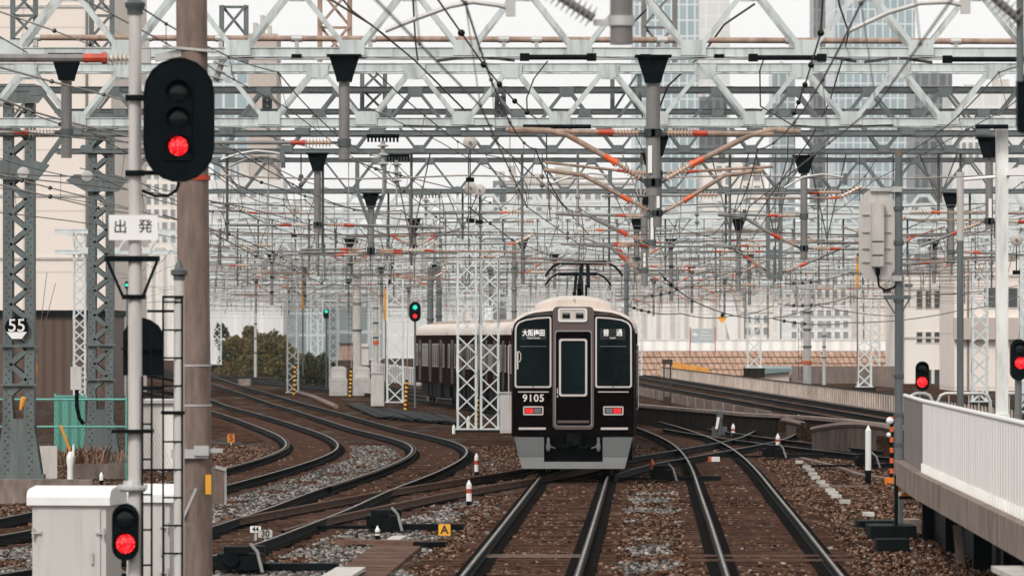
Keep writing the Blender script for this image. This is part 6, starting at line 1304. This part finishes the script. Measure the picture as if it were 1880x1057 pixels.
# ------------------------------------------------------------------ buildings
def building(label, x0, x1, yt, yb, s, m, dep=12, wins=None, wm=None, fm=None, roofm=None, name='building', ground=False, rz=0.):
    a, c = P(x0, yb, s), P(x1, yt, s); zb = -.2 if ground else a.z; w = c.x-a.x
    t = thing(name, label, 'building', ((a.x+c.x)/2, a.y+dep/2, zb)); b = MB(); b.box(((a.x+c.x)/2, a.y+dep/2, (zb+c.z)/2), (w, dep, c.z-zb)); b.build('wall', m, t)
    if roofm: b = MB(); b.box(((a.x+c.x)/2, a.y+dep/2, c.z+.15), (w+.4, dep+.4, .3)); b.build('roof', roofm, t)
    if s >= 17 and m != 'brownwall':
        z = c.z-1.2
        while z > max(zb, -.2)+1: b = MB(); b.box(((a.x+c.x)/2, a.y-.03, z), (w+.06, .08, .14)); b.build('floor_band', 'paleconc', t); z -= 3.4
        for u in (.12, .83): b = MB(); b.tube([(a.x+w*u, a.y-.08, zb), (a.x+w*u, a.y-.08, c.z-.2)], .06, 6); b.build('drain_pipe', 'tube', t)
    elif yt > 60 and m != 'brownwall':
        for u, hh in ((.2, 1.6), (.45, 2.6), (.7, 1.2)): b = MB(); b.box((a.x+w*u, a.y+dep*.3, c.z+hh/2), (w*.14, 2.5, hh)); b.build('roof_plant', 'paleconc', t)
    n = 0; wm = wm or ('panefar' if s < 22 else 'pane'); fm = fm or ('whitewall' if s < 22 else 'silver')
    for (wx0, wx1, wy0, wy1, nx_, ny_) in wins or ():
        cw, rh = (wx1-wx0)/nx_, (wy1-wy0)/ny_; pr = None
        for i in range(nx_):
            for j in range(ny_):
                if n >= 98: break
                o = P(wx0+(i+.5)*cw, wy0+(j+.5)*rh, s); ww, hh = cw*.62/s, rh*.62/s
                if pr is None:
                    b = MB(); b.ring([(-ww/2-.06, -hh/2-.06), (ww/2+.06, -hh/2-.06), (ww/2+.06, hh/2+.06), (-ww/2-.06, hh/2+.06)], [(-ww/2, -hh/2), (ww/2, -hh/2), (ww/2, hh/2), (-ww/2, hh/2)], (0, -.05, 0), X3, Z3, Y3, .05)
                    f_ = b.build('window', fm, t); b = MB(); b.box((0, -.012, 0), (ww+.02, .02, hh+.02)); pn_ = b.build('pane', wm, f_); pr = f_; f_.location = o; f_.matrix_parent_inverse = world_of(t).inverted()
                else:
                    q = dup(pr, t); q.location = o
                n += 1
    return t
M['glassA'] = gridmat('pale_curtain_wall', (.33, .41, .435), (.60, .64, .64), 1.7, 3.4, .05, .2, .18)  # pale tone carries the haze on the far towers
M['glassB'] = gridmat('blue_curtain_wall', (.30, .36, .375), (.55, .57, .57), 2.2, 3.8, .06, .2, .25)
M['darktower'] = gridmat('dark_tower_wall', (.13, .14, .15), (.20, .21, .21), 1.8, 3.6, .08, .3, .35)
M['whitetower'] = gridmat('white_tower_wall', (.64, .63, .61), (.70, .69, .67), 3.2, 3.4, .06, .6, .05)
building('plain beige windowless building filling the left edge', -60, 204, -260, 578, 34, 'beige', 30, ground=True)
building('brown ribbed lower annex of the beige building at left', -60, 204, 580, 745, 36, 'brownwall', 10, ground=True, roofm='blackmetal')
building('pinkish blank tower at left behind the gantries', 456, 508, 62, 560, 14, 'pink', 14, ground=True)
building('pale grey glass block left of the pinkish tower', 392, 455, 108, 560, 13.5, 'glassA', 14, ground=True)
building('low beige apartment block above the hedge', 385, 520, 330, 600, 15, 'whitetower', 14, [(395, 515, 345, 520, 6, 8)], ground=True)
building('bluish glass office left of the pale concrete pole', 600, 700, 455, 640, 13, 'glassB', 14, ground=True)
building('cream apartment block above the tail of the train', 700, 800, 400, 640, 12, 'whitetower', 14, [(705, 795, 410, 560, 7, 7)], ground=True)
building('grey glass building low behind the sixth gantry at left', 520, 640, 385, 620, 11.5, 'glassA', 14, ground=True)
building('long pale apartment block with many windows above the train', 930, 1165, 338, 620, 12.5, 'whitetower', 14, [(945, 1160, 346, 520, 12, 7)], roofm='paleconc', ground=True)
building('grey sheet sided block left of the long apartment block', 905, 985, 332, 600, 11, 'darktower', 12, ground=True)
building('tall pale glass tower above the V armed posts', 1166, 1282, -160, 640, 8.5, 'glassA', 40, ground=True)
building('white blank tower beside the pale glass tower', 1284, 1340, -120, 640, 7.5, 'whitetower', 30, ground=True)
building('dark grey office tower low right of the pale glass tower', 1284, 1335, 178, 640, 8, 'darktower', 25, ground=True)
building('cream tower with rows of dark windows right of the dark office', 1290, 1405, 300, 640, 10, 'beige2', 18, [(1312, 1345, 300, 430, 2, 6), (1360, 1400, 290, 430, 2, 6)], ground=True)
building('greenish narrow glass tower in the right half', 1418, 1460, 130, 640, 7, 'glassB', 20, ground=True)
building('dark narrow tower with cross braces right of the middle', 1494, 1532, -120, 640, 7.2, 'darktower', 20, ground=True)
building('big bluish glass skyscraper in the upper right', 1533, 1680, -160, 640, 8, 'glassA', 40, ground=True)
building('dark grey tower right of the big glass skyscraper', 1680, 1748, 132, 640, 9, 'darktower', 25, ground=True)
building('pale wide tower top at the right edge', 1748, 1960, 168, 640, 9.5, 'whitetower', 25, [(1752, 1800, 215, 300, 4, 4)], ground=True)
building('white house with gallery floors right of the billboard', 1405, 1640, 560, 640, 17, 'whitetower', 10, [(1450, 1640, 565, 625, 12, 3)], ground=True)
building('white stair tower house right of the corrugated hall', 1360, 1420, 490, 640, 18, 'beige2', 8, [(1425-60, 1415, 575, 640, 3, 3)], ground=True)
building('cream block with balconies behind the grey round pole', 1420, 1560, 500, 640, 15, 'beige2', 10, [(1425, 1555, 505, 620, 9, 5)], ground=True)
building('peach coloured block behind the white signal back', 1575, 1660, 470, 640, 20, 'beige', 10, ground=True)
building('cream building with narrow slit windows at right', 1643, 1765, 500, 745, 26, 'beige2', 10, [(1680, 1745, 524, 575, 4, 1), (1680, 1745, 604, 634, 4, 1), (1680, 1745, 664, 740, 4, 1)], ground=True, roofm='paleconc')
building('cream building with wide windows at the right edge', 1752, 1960, 470, 800, 30, 'beige', 12, [(1800, 1950, 518, 575, 4, 1)], ground=True, roofm='whitewall')
b = MB(); b.box(P(1850, 603, 30)-Y3*.25, (200/30, .5, 40/30)); o = b.build('awning_band', 'pink', None); tag(o, 'pinkish canopy band on the building at the right edge', 'canopy')
def hall():
    s = 16; t = thing('corrugated_hall', 'big white corrugated hall with a sloped roof edge right of the lead car', 'building', P(1260, 640, s)); b = MB()
    b.prism([(-110/s, -60/s), (150/s, -60/s), (150/s, 112/s), (70/s, 128/s), (-110/s, 150/s)], P(1260, 600, s), X3, Z3, Y3, 30); b.build('wall', 'whiteshed', t)
    b = MB(); b.bar(P(1140, 560, s)-Y3*.2, P(1300, 470, s)-Y3*.2, .5, .5); b.bar(P(1300, 470, s)-Y3*.2, P(1410, 560, s)-Y3*.2, .5, .5); b.bar(P(1150, 452, s)-Y3*.1, P(1412, 484, s)-Y3*.1, .8, .4); b.build('roof_edge', 'signwhite', t)
    b = MB(); b.hexa([P(1340, 625, s)-Y3*1.2, P(1362, 625, s)-Y3*1.2, P(1362, 625, s)-Y3*.1, P(1340, 625, s)-Y3*.1, P(1316, 535, s)-Y3*1.2, P(1344, 535, s)-Y3*1.2, P(1344, 535, s)-Y3*.1, P(1316, 535, s)-Y3*.1]); b.build('buttress', 'signwhite', t)
hall()
def arch(label, cx, hw, ycrown, yfoot, s, m='whitefar', w=.7):
    t = thing('arch_bridge', label, 'bridge', P(cx, yfoot, s)); n = 18
    for dy in (0, 6):
        b = MB(); U, L_ = [], []
        for i in range(n+1):
            u = -1+2*i/n; y = yfoot-(yfoot-ycrown)*(1-u*u); U.append(P(cx+hw*u, y, s)+Y3*dy); y2 = yfoot-(yfoot-ycrown)*.80*(1-u*u); L_.append(P(cx+hw*.93*u, y2, s)+Y3*dy)
        for i in range(n):
            b.bar(U[i], U[i+1], w*.5, w*.55, (0, 1, 0)); b.bar(L_[i], L_[i+1], w*.5, w*.5, (0, 1, 0)); b.bar(U[i], L_[i+1] if i % 2 else L_[i], w*.2, w*.2, (0, 1, 0)); b.bar(L_[i], U[i+1], w*.2, w*.2, (0, 1, 0))
        for i in range(2, n-1, 2): b.bar(L_[i], Vector((L_[i].x, L_[i].y, P(0, yfoot, s).z)), w*.18, w*.18)
        b.build('arch_rib', m, t)
    b = MB(); b.box(P(cx, yfoot, s)+Y3*3, (2*hw/s+2, 7, 1.2)); b.build('deck', m, t)
arch('white steel arch bridge behind the hedge and the small green signal', 645, 62, 528, 650, 11)
arch('white steel arch bridge above the tail of the train', 790, 80, 522, 650, 11.5)
arch('far white arch seen left of the big hedge', 424, 26, 572, 640, 12, w=.5)
building('white ribbed shed under the left arch', 600, 700, 552, 655, 10, 'whiteshed', 10, ground=True)
building('pale ribbed shed under the right arch', 704, 880, 548, 655, 10.5, 'whiteshed', 10, ground=True)
building('long white wall far behind the big hedge', 385, 600, 575, 660, 9, 'whitewall', 5, ground=True)
building('pale shed far left between the mast and the concrete pole', 205, 330, 470, 640, 13, 'whiteshed', 8, ground=True)
building('pale apartment tower left behind the signal mast', 226, 330, 150, 600, 12, 'beige2', 12, [(235, 325, 170, 450, 6, 12)], ground=True)

# ------------------------------------------------------------------ air
m = bpy.data.materials.new('haze'); m.use_nodes = True; nd, lk = links(m); nd.remove(nd['Principled BSDF'])
pv = nd.new('ShaderNodeVolumePrincipled'); pv.inputs['Density'].default_value = .00006; pv.inputs['Color'].default_value = (.93, .95, .96, 1); pv.inputs['Anisotropy'].default_value = .2
lk.new(pv.outputs[0], nd['Material Output'].inputs['Volume']); M['haze'] = m
b = MB(); b.box((0, 850, 118), (2400, 2000, 240)); tag(b.build('haze', 'haze'), 'thin pale haze filling the air', 'haze', kind='stuff')
